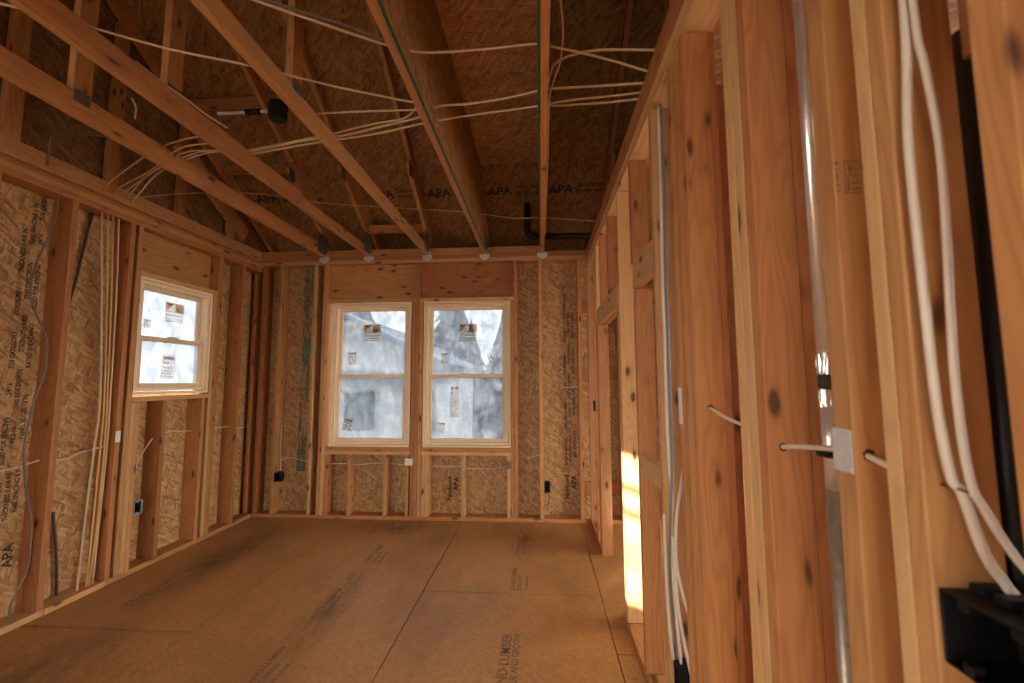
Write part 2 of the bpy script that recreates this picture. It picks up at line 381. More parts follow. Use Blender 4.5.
# scuffed patches of soot along the printed strips
def smear(x0, x1, y0, y1, seed):
    m = bpy.data.materials.get('floor smear')
    if not m:
        m, nt, b, out = new_mat('floor smear')
        tc = nt.nodes.new('ShaderNodeTexCoord')
        n = noise_(nt, vmul(nt, tc.outputs['Object'], (14.0, 4.5, 4.0)), 1.0, 5.0, 0.7)
        g = nt.nodes.new('ShaderNodeTexGradient'); g.gradient_type = 'SPHERICAL'
        ug = N(nt, 'ShaderNodeMapping'); setin(nt, ug, 'Vector', tc.outputs['Generated']); ug.inputs['Location'].default_value = (-1, -1, 0); ug.inputs['Scale'].default_value = (2, 2, 0)
        nt.links.new(ug.outputs[0], g.inputs[0])
        f = math_(nt, 'MULTIPLY', math_(nt, 'SUBTRACT', n, 0.38, clamp=True), 2.6, clamp=True)
        f = math_(nt, 'MULTIPLY', f, math_(nt, 'MULTIPLY', g.outputs[1], 1.3, clamp=True))
        f = math_(nt, 'MULTIPLY', f, 0.6)
        b.inputs['Base Color'].default_value = rgb(0.055, 0.036, 0.022); b.inputs['Roughness'].default_value = 0.8
        tr = nt.nodes.new('ShaderNodeBsdfTransparent'); mx = nt.nodes.new('ShaderNodeMixShader')
        setin(nt, mx, 0, f); nt.links.new(tr.outputs[0], mx.inputs[1]); nt.links.new(b.outputs[0], mx.inputs[2]); nt.links.new(mx.outputs[0], out.inputs[0])
    bm = bmesh.new(); w, h = (x1 - x0) / 2, (y1 - y0) / 2
    vs = [bm.verts.new(p) for p in ((-w, -h, 0), (w, -h, 0), (w, h, 0), (-w, h, 0))]; bm.faces.new(vs)
    o = link_mesh('dirt_smear', bm, m, Matrix.Translation(((x0 + x1) / 2, (y0 + y1) / 2, 0.0004)), floor)
    o['kind'] = 'stuff'
smear(-2.82, -2.42, 2.5, 4.35, 1); smear(-1.47, -1.2, 2.0, 3.6, 2); smear(-0.24, -0.06, 3.7, 4.5, 3)
smear(-3.0, -1.9, 1.4, 2.5, 4); smear(-1.9, -1.0, 4.0, 4.5, 5)

# ---- sheathing of the outside walls
WL = (-2.245, -1.375, 0.735, 2.268); WR = (-1.24, -0.315, 0.735, 2.268)      # back windows x0 x1 z0 z1
WS = (3.03, 3.765, 1.325, 2.24)                                              # side window y0 y1 z0 z1
bm = bmesh.new()
rect_wall(bm, 1, YB + STUD_D, YB + STUD_D + 0.012, -3.21, 4.0, -0.02, TOP, holes=(WL, WR))
wall_back = tag(link_mesh('wall_back', bm, OSB_XZ), 'golden strand board sheathing behind the studs around the two tall windows', 'wall', kind='structure')
bm = bmesh.new()
rect_wall(bm, 0, XL - STUD_D - 0.012, XL - STUD_D, -3.46, 4.60, -0.02, TOP, holes=(WS, (-2.05, -1.47, 1.40, 2.20), (-1.3, 0.0, 0.6, 2.3)))
wall_left = tag(link_mesh('wall_left', bm, OSB_YZ), 'strand board sheathing with vertical black print behind the side wall studs', 'wall', kind='structure')
bm = bmesh.new()
rect_wall(bm, 1, -3.462, -3.45, -3.21, 4.0, -0.02, TOP, holes=((-1.3, -0.1, 0.3, 2.2),))
tag(link_mesh('wall_rear', bm, OSB_XZ), 'strand board wall with wide openings behind the photographer', 'wall', kind='structure')
bm = bmesh.new()
rect_wall(bm, 0, 4.0, 4.012, -3.46, 4.60, -0.02, TOP, holes=((1.0, 3.75, 0.1, 2.45),))
tag(link_mesh('wall_right', bm, OSB_YZ), 'strand board wall with window openings across the next room', 'wall', kind='structure')
# gable above the side wall, and its twin far right
RIDGE = 0.35; EAVE_Y = 5.02
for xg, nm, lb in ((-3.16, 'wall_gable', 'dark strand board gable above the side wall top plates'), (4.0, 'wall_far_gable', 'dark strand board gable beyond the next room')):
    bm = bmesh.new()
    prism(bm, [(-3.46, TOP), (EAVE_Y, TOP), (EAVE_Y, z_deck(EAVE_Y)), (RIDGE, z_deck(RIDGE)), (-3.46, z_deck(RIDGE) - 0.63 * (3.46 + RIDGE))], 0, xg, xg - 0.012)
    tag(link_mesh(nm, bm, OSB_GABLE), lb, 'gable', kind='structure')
# ---- roof deck, in courses of sheets
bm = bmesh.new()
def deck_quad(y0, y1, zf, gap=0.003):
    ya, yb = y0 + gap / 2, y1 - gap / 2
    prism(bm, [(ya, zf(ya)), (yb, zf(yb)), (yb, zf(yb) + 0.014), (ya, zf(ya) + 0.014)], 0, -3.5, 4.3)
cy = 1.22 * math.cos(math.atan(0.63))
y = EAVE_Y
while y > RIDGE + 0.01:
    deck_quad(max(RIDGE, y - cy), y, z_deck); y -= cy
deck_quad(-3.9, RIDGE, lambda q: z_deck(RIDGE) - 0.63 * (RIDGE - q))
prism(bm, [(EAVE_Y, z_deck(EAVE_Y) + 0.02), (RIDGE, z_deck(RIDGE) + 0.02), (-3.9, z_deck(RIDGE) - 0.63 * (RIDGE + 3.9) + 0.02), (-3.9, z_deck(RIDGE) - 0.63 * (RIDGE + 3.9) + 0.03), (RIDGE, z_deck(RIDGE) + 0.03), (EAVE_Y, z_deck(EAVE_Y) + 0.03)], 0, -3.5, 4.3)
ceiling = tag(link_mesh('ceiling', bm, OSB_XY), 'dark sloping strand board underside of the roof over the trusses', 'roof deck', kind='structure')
sl = math.atan(0.63)
def deck_print(x, y, lines):
    up = Vector((0, -math.cos(sl), math.sin(sl))); right = Vector((1, 0, 0))
    # seen from below: reading direction +x, letter tops toward the ridge
    n = right.cross(up)
    M = plane_M((x, y, z_deck(y) - 0.0008), right, up)
    return lettering('printed_stamp', lines, INK, ceiling, M, 0.03)
for xx in (-3.0, -1.75, -1.15, -0.52, 0.1, 0.75):
    deck_print(xx, 4.24, [('APA', 0.13, 0.0, 0.0, 1.0), ('24/16  EXP 1', 0.055, 0.28, 0.065, 1), ('RATED SHEATHING', 0.05, 0.28, 0.0, 1)])
deck_print(-1.12, 2.98, [('APA', 0.13, 0.0, 0.0, 1.0), ('SIZED', 0.075, 0.30, 0.07, 1), ('24/16', 0.075, 0.30, -0.02, 1)])
# unseen boards added behind the camera to keep light out of the attic
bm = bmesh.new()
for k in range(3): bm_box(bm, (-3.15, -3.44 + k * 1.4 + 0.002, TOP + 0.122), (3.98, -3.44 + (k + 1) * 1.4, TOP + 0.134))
tag(link_mesh('ceiling_light_block', bm, OSB_XY), 'unseen boards added on the rear part of the trusses to keep the attic dark', 'light blocker', kind='structure')
bm = bmesh.new()  # added, out of view, to stop the next room lighting the roof above
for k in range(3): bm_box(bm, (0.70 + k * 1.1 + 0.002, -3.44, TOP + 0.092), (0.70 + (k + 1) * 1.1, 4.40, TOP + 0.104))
tag(link_mesh('ceiling_next_room_light_block', bm, OSB_XY), 'unseen boards added over the next room to block light into the attic', 'light blocker', kind='structure')
# fascia and soffit closing the eave
for (x0, x1) in ((-3.3, 4.1),):
    tag(lumber('trim_eave', x0, x1, 4.98, 5.018, z_deck(5.0) - 0.16, z_deck(5.0) - 0.01, WOODR), 'fascia board at the foot of the roof deck', 'fascia', kind='structure')
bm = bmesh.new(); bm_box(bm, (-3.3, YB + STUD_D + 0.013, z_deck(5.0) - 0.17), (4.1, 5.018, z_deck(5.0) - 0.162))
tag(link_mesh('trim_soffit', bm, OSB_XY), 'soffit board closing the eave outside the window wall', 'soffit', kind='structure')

# ---- printed stamps on the wall sheathing
SM = ['RATED SHEATHING', 'SIZED FOR SPACING', '24/16', '7/16 CATEGORY', 'EXPOSURE 1', 'THICKNESS 0.418 IN.', 'PS 2-10', 'THIS SIDE DOWN', 'STRENGTH AXIS', 'THIS DIRECTION', 'NAIL SPACING 6 IN.', 'PANEL EDGES 12 IN.']
def stamp(parent, M, height, big=True, small=True):
    L = []
    if big: L += [('Norbord', 0.066, 0.0, 0.052, 1.0), ('APA', 0.072, 0.10, -0.02, 1.05)]
    if small:
        for r in range(3):
            x = 0.34 + 0.04 * r; i = r * 5
            while x < height - 0.3:
                t = SM[i % len(SM)]; L.append((t, 0.036, x, 0.066 - r * 0.043, 0.86)); x += len(t) * 0.0215 + 0.05; i += 1
    return lettering('printed_stamp', L, INK, parent, M, 0.03)
YS = YB + STUD_D - 0.0006
UPB = ((0, 0, 1), (-1, 0, 0))            # reads upward, letter tops to the left
stamp(wall_back, plane_M((0.335, YS, 0.20), *UPB), 2.35)
stamp(wall_back, plane_M((-0.90, YS, 0.17), *UPB), 0.62)
stamp(wall_back, plane_M((-2.10, YS, 0.16), *UPB), 0.62, big=False)
XS_ = XL - STUD_D + 0.0006
stamp(wall_left, plane_M((XS_, 2.46, 0.22), (0, 0, 1), (0, -1, 0)), 2.6)
bm = bmesh.new(); 
vs = [bm.verts.new(p) for p in ((-2.66, YS, 0.45), (-2.56, YS, 0.45), (-2.545, YS, 2.68), (-2.645, YS, 2.68))]; bm.faces.new(vs)
g = link_mesh('green_paint_band', bm, STAIN, None, wall_back); g['label'] = 'green overspray band running down the sheathing'

# ================================================================== FRAMING OF THE WINDOW WALL
y0, y1 = YB, YB + STUD_D - 0.001
def mem(name, b, label, cat, group=None, mat=None, axis=None):
    return tag(lumber(name, *b, mat=mat, axis=axis), label, cat, group)
mem('bottom_plate', (-3.05, 0.44, y0, y1, 0.001, 0.0385), 'bottom plate under the two tall windows', 'wall plate')
mem('top_plate', (-3.19, 3.9, y0 + 0.004, y1, 2.695, 2.7325), 'lower top plate of the window wall, over both headers', 'wall plate', mat=WOODP)
mem('top_plate', (-3.19, 3.9, y0, y1, 2.7335, TOP), 'upper top plate of the window wall carrying the trusses', 'wall plate')
ZT = 2.694
SB = 0.0395
def vstud(x0, x1, z0, z1, label, name='wall_stud', mat=None, group=None):
    return mem(name, (x0, x1, y0, y1, z0, z1), label, 'stud', group, mat)
G_B = 'studs of the window wall'
vstud(-3.15, -3.113, SB, ZT, 'reddish corner stud where side wall meets window wall, hidden ply', 'corner_stud', WOODR, G_B)
vstud(-3.048, -3.010, SB, ZT, 'reddish corner stud beside the first bay of the window wall', 'corner_stud', WOODR, G_B)
vstud(-2.859, -2.821, SB, ZT, 'first stud from the corner on the window wall, black box low on it', mat=WOOD, group=G_B)
mem('wall_stud', (-2.458, -2.427, y0, y1, SB, ZT), 'thin pale stud edging the green-stained board beside a dark gap', 'stud', G_B, WOODP)
vstud(-2.355, -2.318, SB, ZT, 'king stud at outer side of window nearest the corner', 'king_stud', group=G_B)
vstud(-2.316, -2.279, SB, 2.269, 'trimmer stud at outer side of window nearest the corner', 'trimmer_stud', WOODP, G_B)
CZ = 0.654
G_C = 'short cripple studs under the tall windows'
for xc, lb in ((-2.2600, 'cripple stud at corner end of the sill of the window nearest the corner'), (-2.013, 'second cripple stud under the tall window nearest the corner'),
               (-1.626, 'third cripple stud under the tall window nearest the corner'), (-1.394, 'cripple stud under that window beside the mullion studs'),
               (-1.222, 'cripple stud of the other tall window tight against the mullion studs'), (-1.183, 'second ply of the cripple studs beside the mullion'),
               (-0.807, 'lone cripple stud in the middle under the tall window beside the partition'), (-0.334, 'cripple stud below that window beside a dark nail plate')):
    vstud(xc - 0.0185, xc + 0.0185, SB, CZ, lb, 'cripple_stud', WOODP if xc > -1.3 else WOOD, G_C)
vstud(-1.362, -1.325, SB, 2.269, 'mullion trimmer stud beside the window nearest the corner', 'trimmer_stud', WOODR, G_B)
vstud(-1.323, -1.286, SB, ZT, 'king stud in the middle between the two tall windows', 'king_stud', WOODR, G_B)
vstud(-1.284, -1.247, SB, 2.269, 'mullion trimmer stud beside the window with the clear white top pane', 'trimmer_stud', WOOD, G_B)
vstud(-0.312, -0.283, SB, 2.269, 'trimmer stud at partition side of the tall windows', 'trimmer_stud', WOODR, G_B)
vstud(-0.280, -0.242, SB, ZT, 'king stud at partition side of the tall windows', 'king_stud', group=G_B)
vstud(-0.019, 0.019, SB, ZT, 'stud between bare golden bays with a black box low on its side', group=G_B)
vstud(0.388, 0.426, SB, ZT, 'last stud of the window wall before the partition', group=G_B)
vstud(0.795, 0.833, SB, ZT, 'window wall stud seen through the doorway', group=G_B)
for q in (1.24, 1.65, 2.05, 2.46):
    vstud(q, q + 0.038, SB, ZT, 'stud of the next room beyond the partition at %d centimetres past the doorway' % round((q - 0.8) * 100), group=G_B)
for (za, zb, lb) in ((2.14, 2.28, 'highest'), (1.42, 1.56, 'middle'), (0.25, 0.39, 'lowest')):
    mem('blocking', (0.428, 0.793, y0 + 0.07, y0 + 0.108, za, zb), lb + ' flat block nailed between studs behind the partition end', 'blocking', 'ladder blocks behind the partition end', WOODR)
mem('bottom_plate', (0.575, 3.9, y0, y1, 0.001, 0.0385), 'bottom plate of the window wall in the next room', 'wall plate')
# headers, set back from the stud faces, and the flat boards under them
mem('window_header', (-2.316, -1.325, y0 + 0.055, y1, 2.305, 2.693), 'solid knotty header above the window nearest the corner', 'header', 'headers above the tall windows', WOOD)
mem('window_header', (-1.284, -0.282, y0 + 0.055, y1, 2.305, 2.693), 'solid reddish header above the window beside the bare bays', 'header', 'headers above the tall windows', WOODR)
mem('head_plate', (-2.316, -1.325, y0, y1, 2.270, 2.304), 'flat board between header and the window nearest the corner', 'head plate', mat=WOODP)
mem('head_plate', (-1.284, -0.283, y0, y1, 2.270, 2.304), 'flat board between reddish header and its window', 'head plate', mat=WOODP)
for xa, xb, t in ((-2.278, -1.364, 'window nearest the corner'), (-1.246, -0.314, 'window beside the bare bays')):
    mem('sill_plate', (xa, xb, y0, y1, 0.655, 0.693), 'lower sill board under the ' + t, 'sill plate', mat=WOODP)
    mem('sill_plate', (xa, xb, y0 + 0.003, y1, 0.695, 0.733), 'upper sill board under the ' + t, 'sill plate')

# ================================================================== FRAMING OF THE SIDE WALL
xa, xb = XL - STUD_D + 0.001, XL
mem('bottom_plate', (xa, xb, 0.9, 2.56, 0.001, 0.0385), 'nearer length of the side wall bottom plate, up to a butt joint', 'wall plate', mat=WOODP)
mem('bottom_plate', (xa, xb + 0.004, 2.563, 2.93, 0.001, 0.0385), 'short length of side wall bottom plate under the cable bundle', 'wall plate', mat=WOODP)
mem('bottom_plate', (xa, xb, 2.933, 4.446, 0.001, 0.0385), 'long length of side wall bottom plate below the small window', 'wall plate')
mem('top_plate', (xa, xb - 0.004, 0.9, 4.446, 2.620, 2.6575), 'lowest top plate of the side wall, over the stud ends', 'wall plate')
mem('top_plate', (xa, xb, 0.9, 4.446, 2.6585, 2.696), 'second top plate of the side wall, with a dark joint above it', 'wall plate', mat=WOOD)
mem('top_plate', (xa, xb - 0.030, 0.9, 4.446, 2.697, 2.7345), 'third top plate of the side wall, set slightly back', 'wall plate', mat=WOODR)
mem('top_plate', (xa, xb, 0.9, 4.446, 2.7355, TOP), 'uppermost plate of the side wall below the dark gable', 'wall plate')
ZS = 2.619
G_L = 'studs of the side wall'
def sstud(ya, yb, z0, z1, label, name='wall_stud', mat=None, d=STUD_D - 0.001):
    return mem(name, (XL - d, XL, ya, yb, z0, z1), label, 'stud', G_L, mat)
sstud(1.70, 1.738, SB, ZS, 'side wall stud out of sight nearer than the printed board')
sstud(2.109, 2.147, SB, ZS, 'side wall stud just out of frame before the printed board')
sstud(2.520, 2.558, SB, ZS, 'side wall stud between the printed board and the cable bundle', mat=WOODR)
sstud(2.926, 2.963, SB, ZS, 'side wall stud with a white nail plate, behind the cable bundle', mat=WOODR)
sstud(2.990, 3.027, SB, ZS, 'king stud on the cable side of the small window', 'king_stud')
sstud(3.029, 3.066, SB, 1.272, 'trimmer stud under the sill of the small window, cable side', 'trimmer_stud', WOODP)
sstud(3.068, 3.105, SB, 1.272, 'cripple stud beside the blue grey box under the small window', 'cripple_stud', WOOD)
sstud(3.30, 3.338, SB, 1.272, 'reddish middle cripple stud under the small window', 'cripple_stud', WOODR)
sstud(3.70, 3.738, SB, 1.272, 'cripple stud under the small window on the corner side', 'cripple_stud', WOODR)
sstud(3.772, 3.809, SB, 2.24, 'trimmer stud of the small window on the corner side', 'trimmer_stud', WOODP)
sstud(3.811, 3.870, SB, ZS, 'king stud of the small window on the corner side', 'king_stud')
sstud(4.140, 4.178, SB, ZS, 'last side wall stud before the dark corner gap', mat=WOOD)
mem('window_header', (XL - STUD_D + 0.001, XL - 0.085, 3.029, 3.809, 2.279, 2.618), 'solid header set back above the small side window', 'header', mat=WOOD)
mem('head_plate', (XL - STUD_D + 0.001, XL, 3.029, 3.809, 2.241, 2.277), 'flat board between header and the small side window', 'head plate', mat=WOODP)
mem('sill_plate', (XL - STUD_D + 0.001, XL, 3.029, 3.770, 1.274, 1.310), 'sill board under the small side window', 'sill plate', mat=WOODP)
mem('trimmer_block', (XL - STUD_D + 0.001, XL, 3.0285, 3.0295 + 0.004, 1.312, 2.240), 'thin trimmer lining the small window opening', 'trimmer', mat=WOODP)

# ================================================================== PARTITION OF 2x4 STUDS
PX0, PX1 = XR, XR + 0.089
ZP = 2.597
mem('bottom_plate', (PX0, PX1, 3.70, 4.44, 0.001, 0.0385), 'short bottom plate of the partition between doorway and window wall', 'wall plate')
mem('bottom_plate', (PX0, PX1, -0.6, 2.76, 0.001, 0.0385), 'long bottom plate of the partition starting at the doorway', 'wall plate')
mem('top_plate', (PX0, PX1, -0.6, 4.44, 2.598, 2.635), 'lower top plate of the partition over the stud ends', 'wall plate', mat=WOODP)
mem('top_plate', (PX0, PX1, -0.6, 4.44, 2.636, 2.672), 'upper top plate of the partition', 'wall plate', mat=WOODP)
mem('rim_board', (PX0 - 0.002, PX0 + 0.036, -0.6, 4.445, 2.673, 2.785), 'long board standing on edge along the partition top', 'rim board', mat=WOOD)
G_P = 'studs of the partition'
def pstud(ya, yb, label, z0=SB, z1=ZP, name='wall_stud', mat=None, x0=PX0, x1=PX1):
    return mem(name, (x0, x1, ya, yb, z0, z1), label, 'stud', G_P, mat)
pstud(4.400, 4.437, 'end stud of the partition nailed to the window wall', mat=WOODR)
pstud(3.86, 3.897, 'partition stud standing between doorway king stud and black switch box')
pstud(3.738, 3.775, 'king stud of the doorway near the black switch box', name='king_stud', mat=WOOD)
pstud(3.70, 3.737, 'doubled king stud of the doorway jamb', name='king_stud', mat=WOODP)
pstud(3.660, 3.698, 'knotty trimmer stud on window side of the doorway', 0.001, 1.892, 'trimmer_stud')
pstud(3.43, 3.468, 'cripple stud over the doorway, window side', 2.034, ZP, 'cripple_stud', WOODR)
pstud(3.03, 3.068, 'cripple stud over the middle of the doorway', 2.034, ZP, 'cripple_stud', WOODR)
pstud(2.622, 2.659, 'sunlit stud standing at near side of the doorway', mat=WOODP)
pstud(2.661, 2.698, 'trimmer ply behind the sunlit doorway stud', 0.0395, 1.892, 'trimmer_stud', WOODP)
pstud(2.195, 2.233, 'partition stud below the saw-toothed pale block', SB, 1.888, mat=WOOD)
pstud(2.235, 2.272, 'reddish partition stud rising above the pale block', 2.034, ZP, 'cripple_stud', WOODR)
pstud(1.797, 1.835, 'partition stud carrying the blue grey and white cables', mat=WOODP)
pstud(1.522, 1.556, 'partition stud with bark edge and a white nail plate', mat=WOOD)
pstud(1.430, 1.471, 'hidden ply of the doubled partition stud', mat=WOOD)
pstud(1.388, 1.428, 'doubled partition stud with dark knots and a cable hole', mat=WOOD)
pstud(1.054, 1.092, 'far ply of the triple partition stud', mat=WOODP)
pstud(1.012, 1.050, 'middle ply of the triple partition stud', mat=WOODP)
pstud(0.969, 1.008, 'near ply of the triple partition stud beside the steel pipe', mat=WOODR)
pstud(0.711, 0.754, 'partition stud with galvanised nail plate beside the steel pipe', mat=WOOD)
pstud(0.623, 0.651, 'far ply of the pale stud behind the two white cables', mat=WOODP)
pstud(0.592, 0.621, 'near ply of the stud the two white cables are stapled to', mat=WOOD)
pstud(0.445, 0.483, 'partition stud at the edge of the photo past a black gap', mat=WOOD)
pstud(0.05, 0.088, 'partition stud beside the photographer')
# second row of studs standing just behind
mem('furring_stud', (0.5735, 0.594, 1.389, 1.46, SB, ZP), 'flat stud right behind the doubled partition stud', 'stud', G_P, WOODR)
mem('furring_stud', (0.5735, 0.598, 0.970, 1.06, SB, ZP), 'flat orange stud right behind the triple partition stud', 'stud', G_P, WOODR)
mem('furring_stud', (0.70, 0.738, 1.18, 1.27, SB, ZP), 'brown stud standing back between the doubled and triple studs', 'stud', G_P, WOODR)
mem('furring_stud', (0.70, 0.738, 1.66, 1.74, SB, ZP), 'brown stud standing back behind the cable stud', 'stud', G_P, WOODR)
mem('door_header', (PX0 + 0.003, PX0 + 0.041, 2.70, 3.698, 1.895, 2.031), 'pale header board on edge across the doorway', 'header', mat=WOODP)
mem('door_header', (PX0 + 0.045, PX1, 2.70, 3.698, 1.895, 2.031), 'rear ply of the doorway header', 'header', mat=WOOD)
# pale block with a finger-jointed end
bm = bmesh.new(); pts = [(1.837, -0.068), (2.232, -0.068)]
nT = 9
for i in range(nT + 1):
    zz = -0.068 + 0.136 * i / nT
    pts.append((2.232 + (0.012 if i % 2 else 0.0), zz))
pts += [(1.837, 0.068)]
poly = []
for p_ in pts:
    if not poly or (abs(p_[0] - poly[-1][0]) + abs(p_[1] - poly[-1][1])) > 1e-6: poly.append(p_)
# local: x = world z offset, y = world x, z = world y
Mx = Matrix.Translation((PX0 + 0.019, 0, 1.962)) @ AX['y']
prism(bm, [(b_, a_) for a_, b_ in poly], 1, -0.018, 0.018)
tag(link_mesh('blocking', bm, WOODP, Mx), 'pale saw-toothed block between partition studs above the cables', 'blocking')
mem('blocking', (PX0, PX0 + 0.038, 1.837, 2.193, 0.975, 1.062), 'pale flat block low between partition studs', 'blocking', mat=WOODP)
# grade stamp on the near stud
bm = bmesh.new()
for (u0, u1, v0, v1) in ((0, .033, 0, .0014), (0, .033, .0536, .055), (0, .0014, 0, .055), (.0316, .033, 0, .055), (.0, .033, .030, .0312), (.004, .0065, .004, .026), (.010, .024, .006, .0085), (.010, .024, .016, .0185), (.027, .0295, .036, .050), (.005, .018, .040, .0425), (.008, .011, .034, .050),
                         (-.014, -.008, .002, .006), (-.014, -.008, .012, .016), (-.013, -.010, .020, .036), (-.014, -.008, .040, .043), (-.014, -.008, .048, .054), (.036, .048, .044, .047), (.040, .043, .036, .056)):
    bm_box(bm, (u0, v0, 0), (u1, v1, 0.0003))
gs = next(o for o in col.objects if o.get('label', '').startswith('partition stud with galvanised'))
s_ = link_mesh('grade_stamp', bm, INKF, plane_M((0.500, 0.7104, 1.728), (1, 0, 0), (0, 0, 1)), gs)

# ================================================================== ROOF TRUSSES
def truss(x0, label, group='roof trusses', gable=False, y_from=-3.3, panel=None, vy=1.88, deep=0.089):
    root = empty('roof_truss', (x0 + 0.019, YB, TOP)); tag(root, label, 'roof truss', group)
    x1 = x0 + 0.038
    lumber('bottom_chord', x0, x1, y_from, YB + 0.10, TOP + 0.0005, TOP + deep, WOOD, root)
    c, s = math.cos(sl), math.sin(sl); xm = (x0 + x1) / 2
    def sloped(nm, ya, yb, off, wide, mat):
        # underside of the board lies `off` above the chord line (vertical measure)
        h = wide / 2
        A = Vector((xm, ya, z_chord(ya) + off)) + Vector((0, s * h, c * h)); B = Vector((xm, yb, z_chord(yb) + off)) + Vector((0, s * h, c * h))
        return board(nm, A, B, wide, 0.038, (0, s, c), mat, root)
    sloped('top_chord', 4.98, RIDGE + 0.05, 0.0, 0.108, WOOD)
    if gable:
        for yv in (1.60, 2.20, 2.80, 3.40, 4.00):
            lumber('web', x0, x1, yv - 0.019 - 0.025, yv + 0.019 + 0.025, TOP + 0.09, z_chord(yv) - 0.01, WOODR, root)
        sloped('heel_slider', 4.17, 3.30, -0.36, 0.165, WOOD)
    else:
        lumber('web', x0, x1, vy, vy + 0.089, TOP + deep, z_chord(vy + 0.09), WOOD, root)
        sloped('heel_slider', 4.44, 3.705, -0.118, 0.094, WOOD)
        for (ya, yb, za, zb) in ((4.27, 4.46, TOP + 0.02, 3.00), (3.71, 3.80, 3.31, 3.43), (vy + 0.005, vy + 0.085, TOP + 0.075, TOP + 0.14)):
            bm = bmesh.new(); bm_box(bm, (x1 + 0.0002, ya, za), (x1 + 0.0015, yb, zb))
            for i in range(int((yb - ya) / 0.02)):
                for k in range(int((zb - za) / 0.03)):
                    bm_box(bm, (x1 + 0.0015, ya + 0.006 + i * 0.02, za + 0.006 + k * 0.03), (x1 + 0.003, ya + 0.010 + i * 0.02, za + 0.020 + k * 0.03))
            link_mesh('gusset_plate', bm, GALVD, None, root)
        lumber('heel_post', x0, x1, 4.385, 4.46, TOP + 0.09, z_chord(4.46) - 0.11, WOODR, root)
    if panel:
        px0, px1 = panel
        ye = 4.19; zt = CHZ
        yc = next(q / 100 for q in range(300, 460) if z_deck(q / 100) < zt + 0.01)
        bm = bmesh.new(); prism(bm, [(-1.2, TOP), (ye, TOP), (ye, z_deck(ye) - 0.012), (yc, zt), (-1.2, zt)], 0, px0, px1)
        p = link_mesh('shear_panel', bm, OSB_TRUSS, None, root); p['label'] = 'strand board sheet on the truss side'
        bm = bmesh.new(); bm_box(bm, (px0 - 0.0006, -1.2, TOP - 0.0008), (px1 + 0.0006, ye, TOP + 0.006))
        e = link_mesh('painted_edge', bm, GREEN, None, p); e['label'] = 'green painted sheet edge'
        lumber('edge_post', min(x0, x1), x1, ye + 0.002, ye + 0.075, TOP + 0.09, z_chord(ye) - 0.02, WOOD, root)
    return root
CHZ = 3.50
truss(-2.375, 'roof truss next to the gable, wide orange face low over the side wall', deep=0.120)
truss(-1.875, 'roof truss second from the gable, with a loose cable lying along its top edge')
truss(-1.230, 'roof truss landing above the tall window nearest the corner, clear open webs')
truss(-0.607, 'roof truss with strand board on its partition side and a green lower edge', panel=(-0.5685, -0.5575))
truss(0.010, 'roof truss with a green edged sheet on its window side, straight above the clear bays', panel=(-0.0015, 0.0095))
truss(0.640, 'roof truss beyond the partition, lost in shadow')
truss(1.25, 'roof truss over the next room')
truss(-3.136, 'gable truss with upright webs standing on the side wall', gable=True)
# lid of the boxed chase between the two sheeted trusses
for (xa_, xb_, lb) in ((-0.556, -0.432, 'narrow strand board strip roofing the chase between green-edged trusses'), (-0.429, -0.003, 'strand board lid of the chase between the two green-edged trusses')):
    bm = bmesh.new(); bm_box(bm, (xa_, -1.2, CHZ - 0.011), (xb_, 3.91, CHZ))
    tag(link_mesh('chase_lid', bm, OSB_LID), lb, 'chase lid')
tag(lumber('scab_board', -1.836, -1.799, -0.5, 3.02, TOP + 0.004, TOP + 0.085, WOODR), 'second board sistered beside a bottom chord, ending part way', 'scab board')
# blocks between trusses on the plate, and deck-edge blocks
txs = [-3.136, -2.375, -1.875, -1.230, -0.607, 0.010, 0.640]
wh = ['beside the gable', 'between the two trusses nearest the gable', 'above the corner-side tall window', 'above the mullion', 'between the green-edged trusses', 'beside the partition']
for (a_, b_), w_ in zip(zip(txs, txs[1:]), wh):
    tag(lumber('eave_blocking', a_ + 0.039, b_ - 0.003, YB + 0.035, YB + 0.073, TOP + 0.0005, TOP + (0.089 if b_ < 0.5 else 0.03), WOOD), 'eave block on the top plate ' + w_, 'blocking', 'eave blocks over the window wall')
for yy, w_ in ((3.35, 'higher up the roof'), (3.87, 'lower down the roof')):
    tag(lumber('roof_blocking', -3.097, -2.377, yy - 0.019, yy + 0.019, z_deck(yy + 0.02) - 0.092, z_deck(yy + 0.02) - 0.003, WOODR), 'cross block under the deck beside the gable, ' + w_, 'blocking', 'cross blocks beside the gable')
tag(lumber('roof_blocking', -1.836, -1.232, 4.36, 4.398, 3.0, 3.09, WOODR), 'cross block low between trusses behind the long thin cable', 'blocking')
# metal ties where the trusses land
for tx, w_ in ((-2.356, 'truss next to the gable'), (-1.856, 'truss carrying the loose cable'), (-1.211, 'truss above the corner-side tall window'), (-0.588, 'truss with sheet on its partition side'), (0.029, 'truss straight above the bare bays')):
    bm = bmesh.new()
    bm_box(bm, (-0.055, -0.0035, -0.035), (0.055, -0.001, 0.0))
    prism(bm, [(-0.055, -0.035), (0.055, -0.035), (0.012, -0.062), (-0.012, -0.062)], 1, -0.0035, -0.001)
    for s in (-1, 1):
        bm_box(bm, (s * 0.0205, -0.012, 0.0006), (s * 0.023, 0.05, 0.045))
        bm_box(bm, (s * 0.022, -0.012, -0.035), (s * 0.055, -0.0005, -0.030))
        for k in (0.032, 0.046): bm_box(bm, (s * k - 0.003, -0.0055, -0.020), (s * k + 0.003, -0.003, -0.014))
    tag(link_mesh('hurricane_tie', bm, GALV, Matrix.Translation((tx, YB, TOP))), 'small steel tie under the ' + w_, 'metal tie', 'steel ties under the trusses')

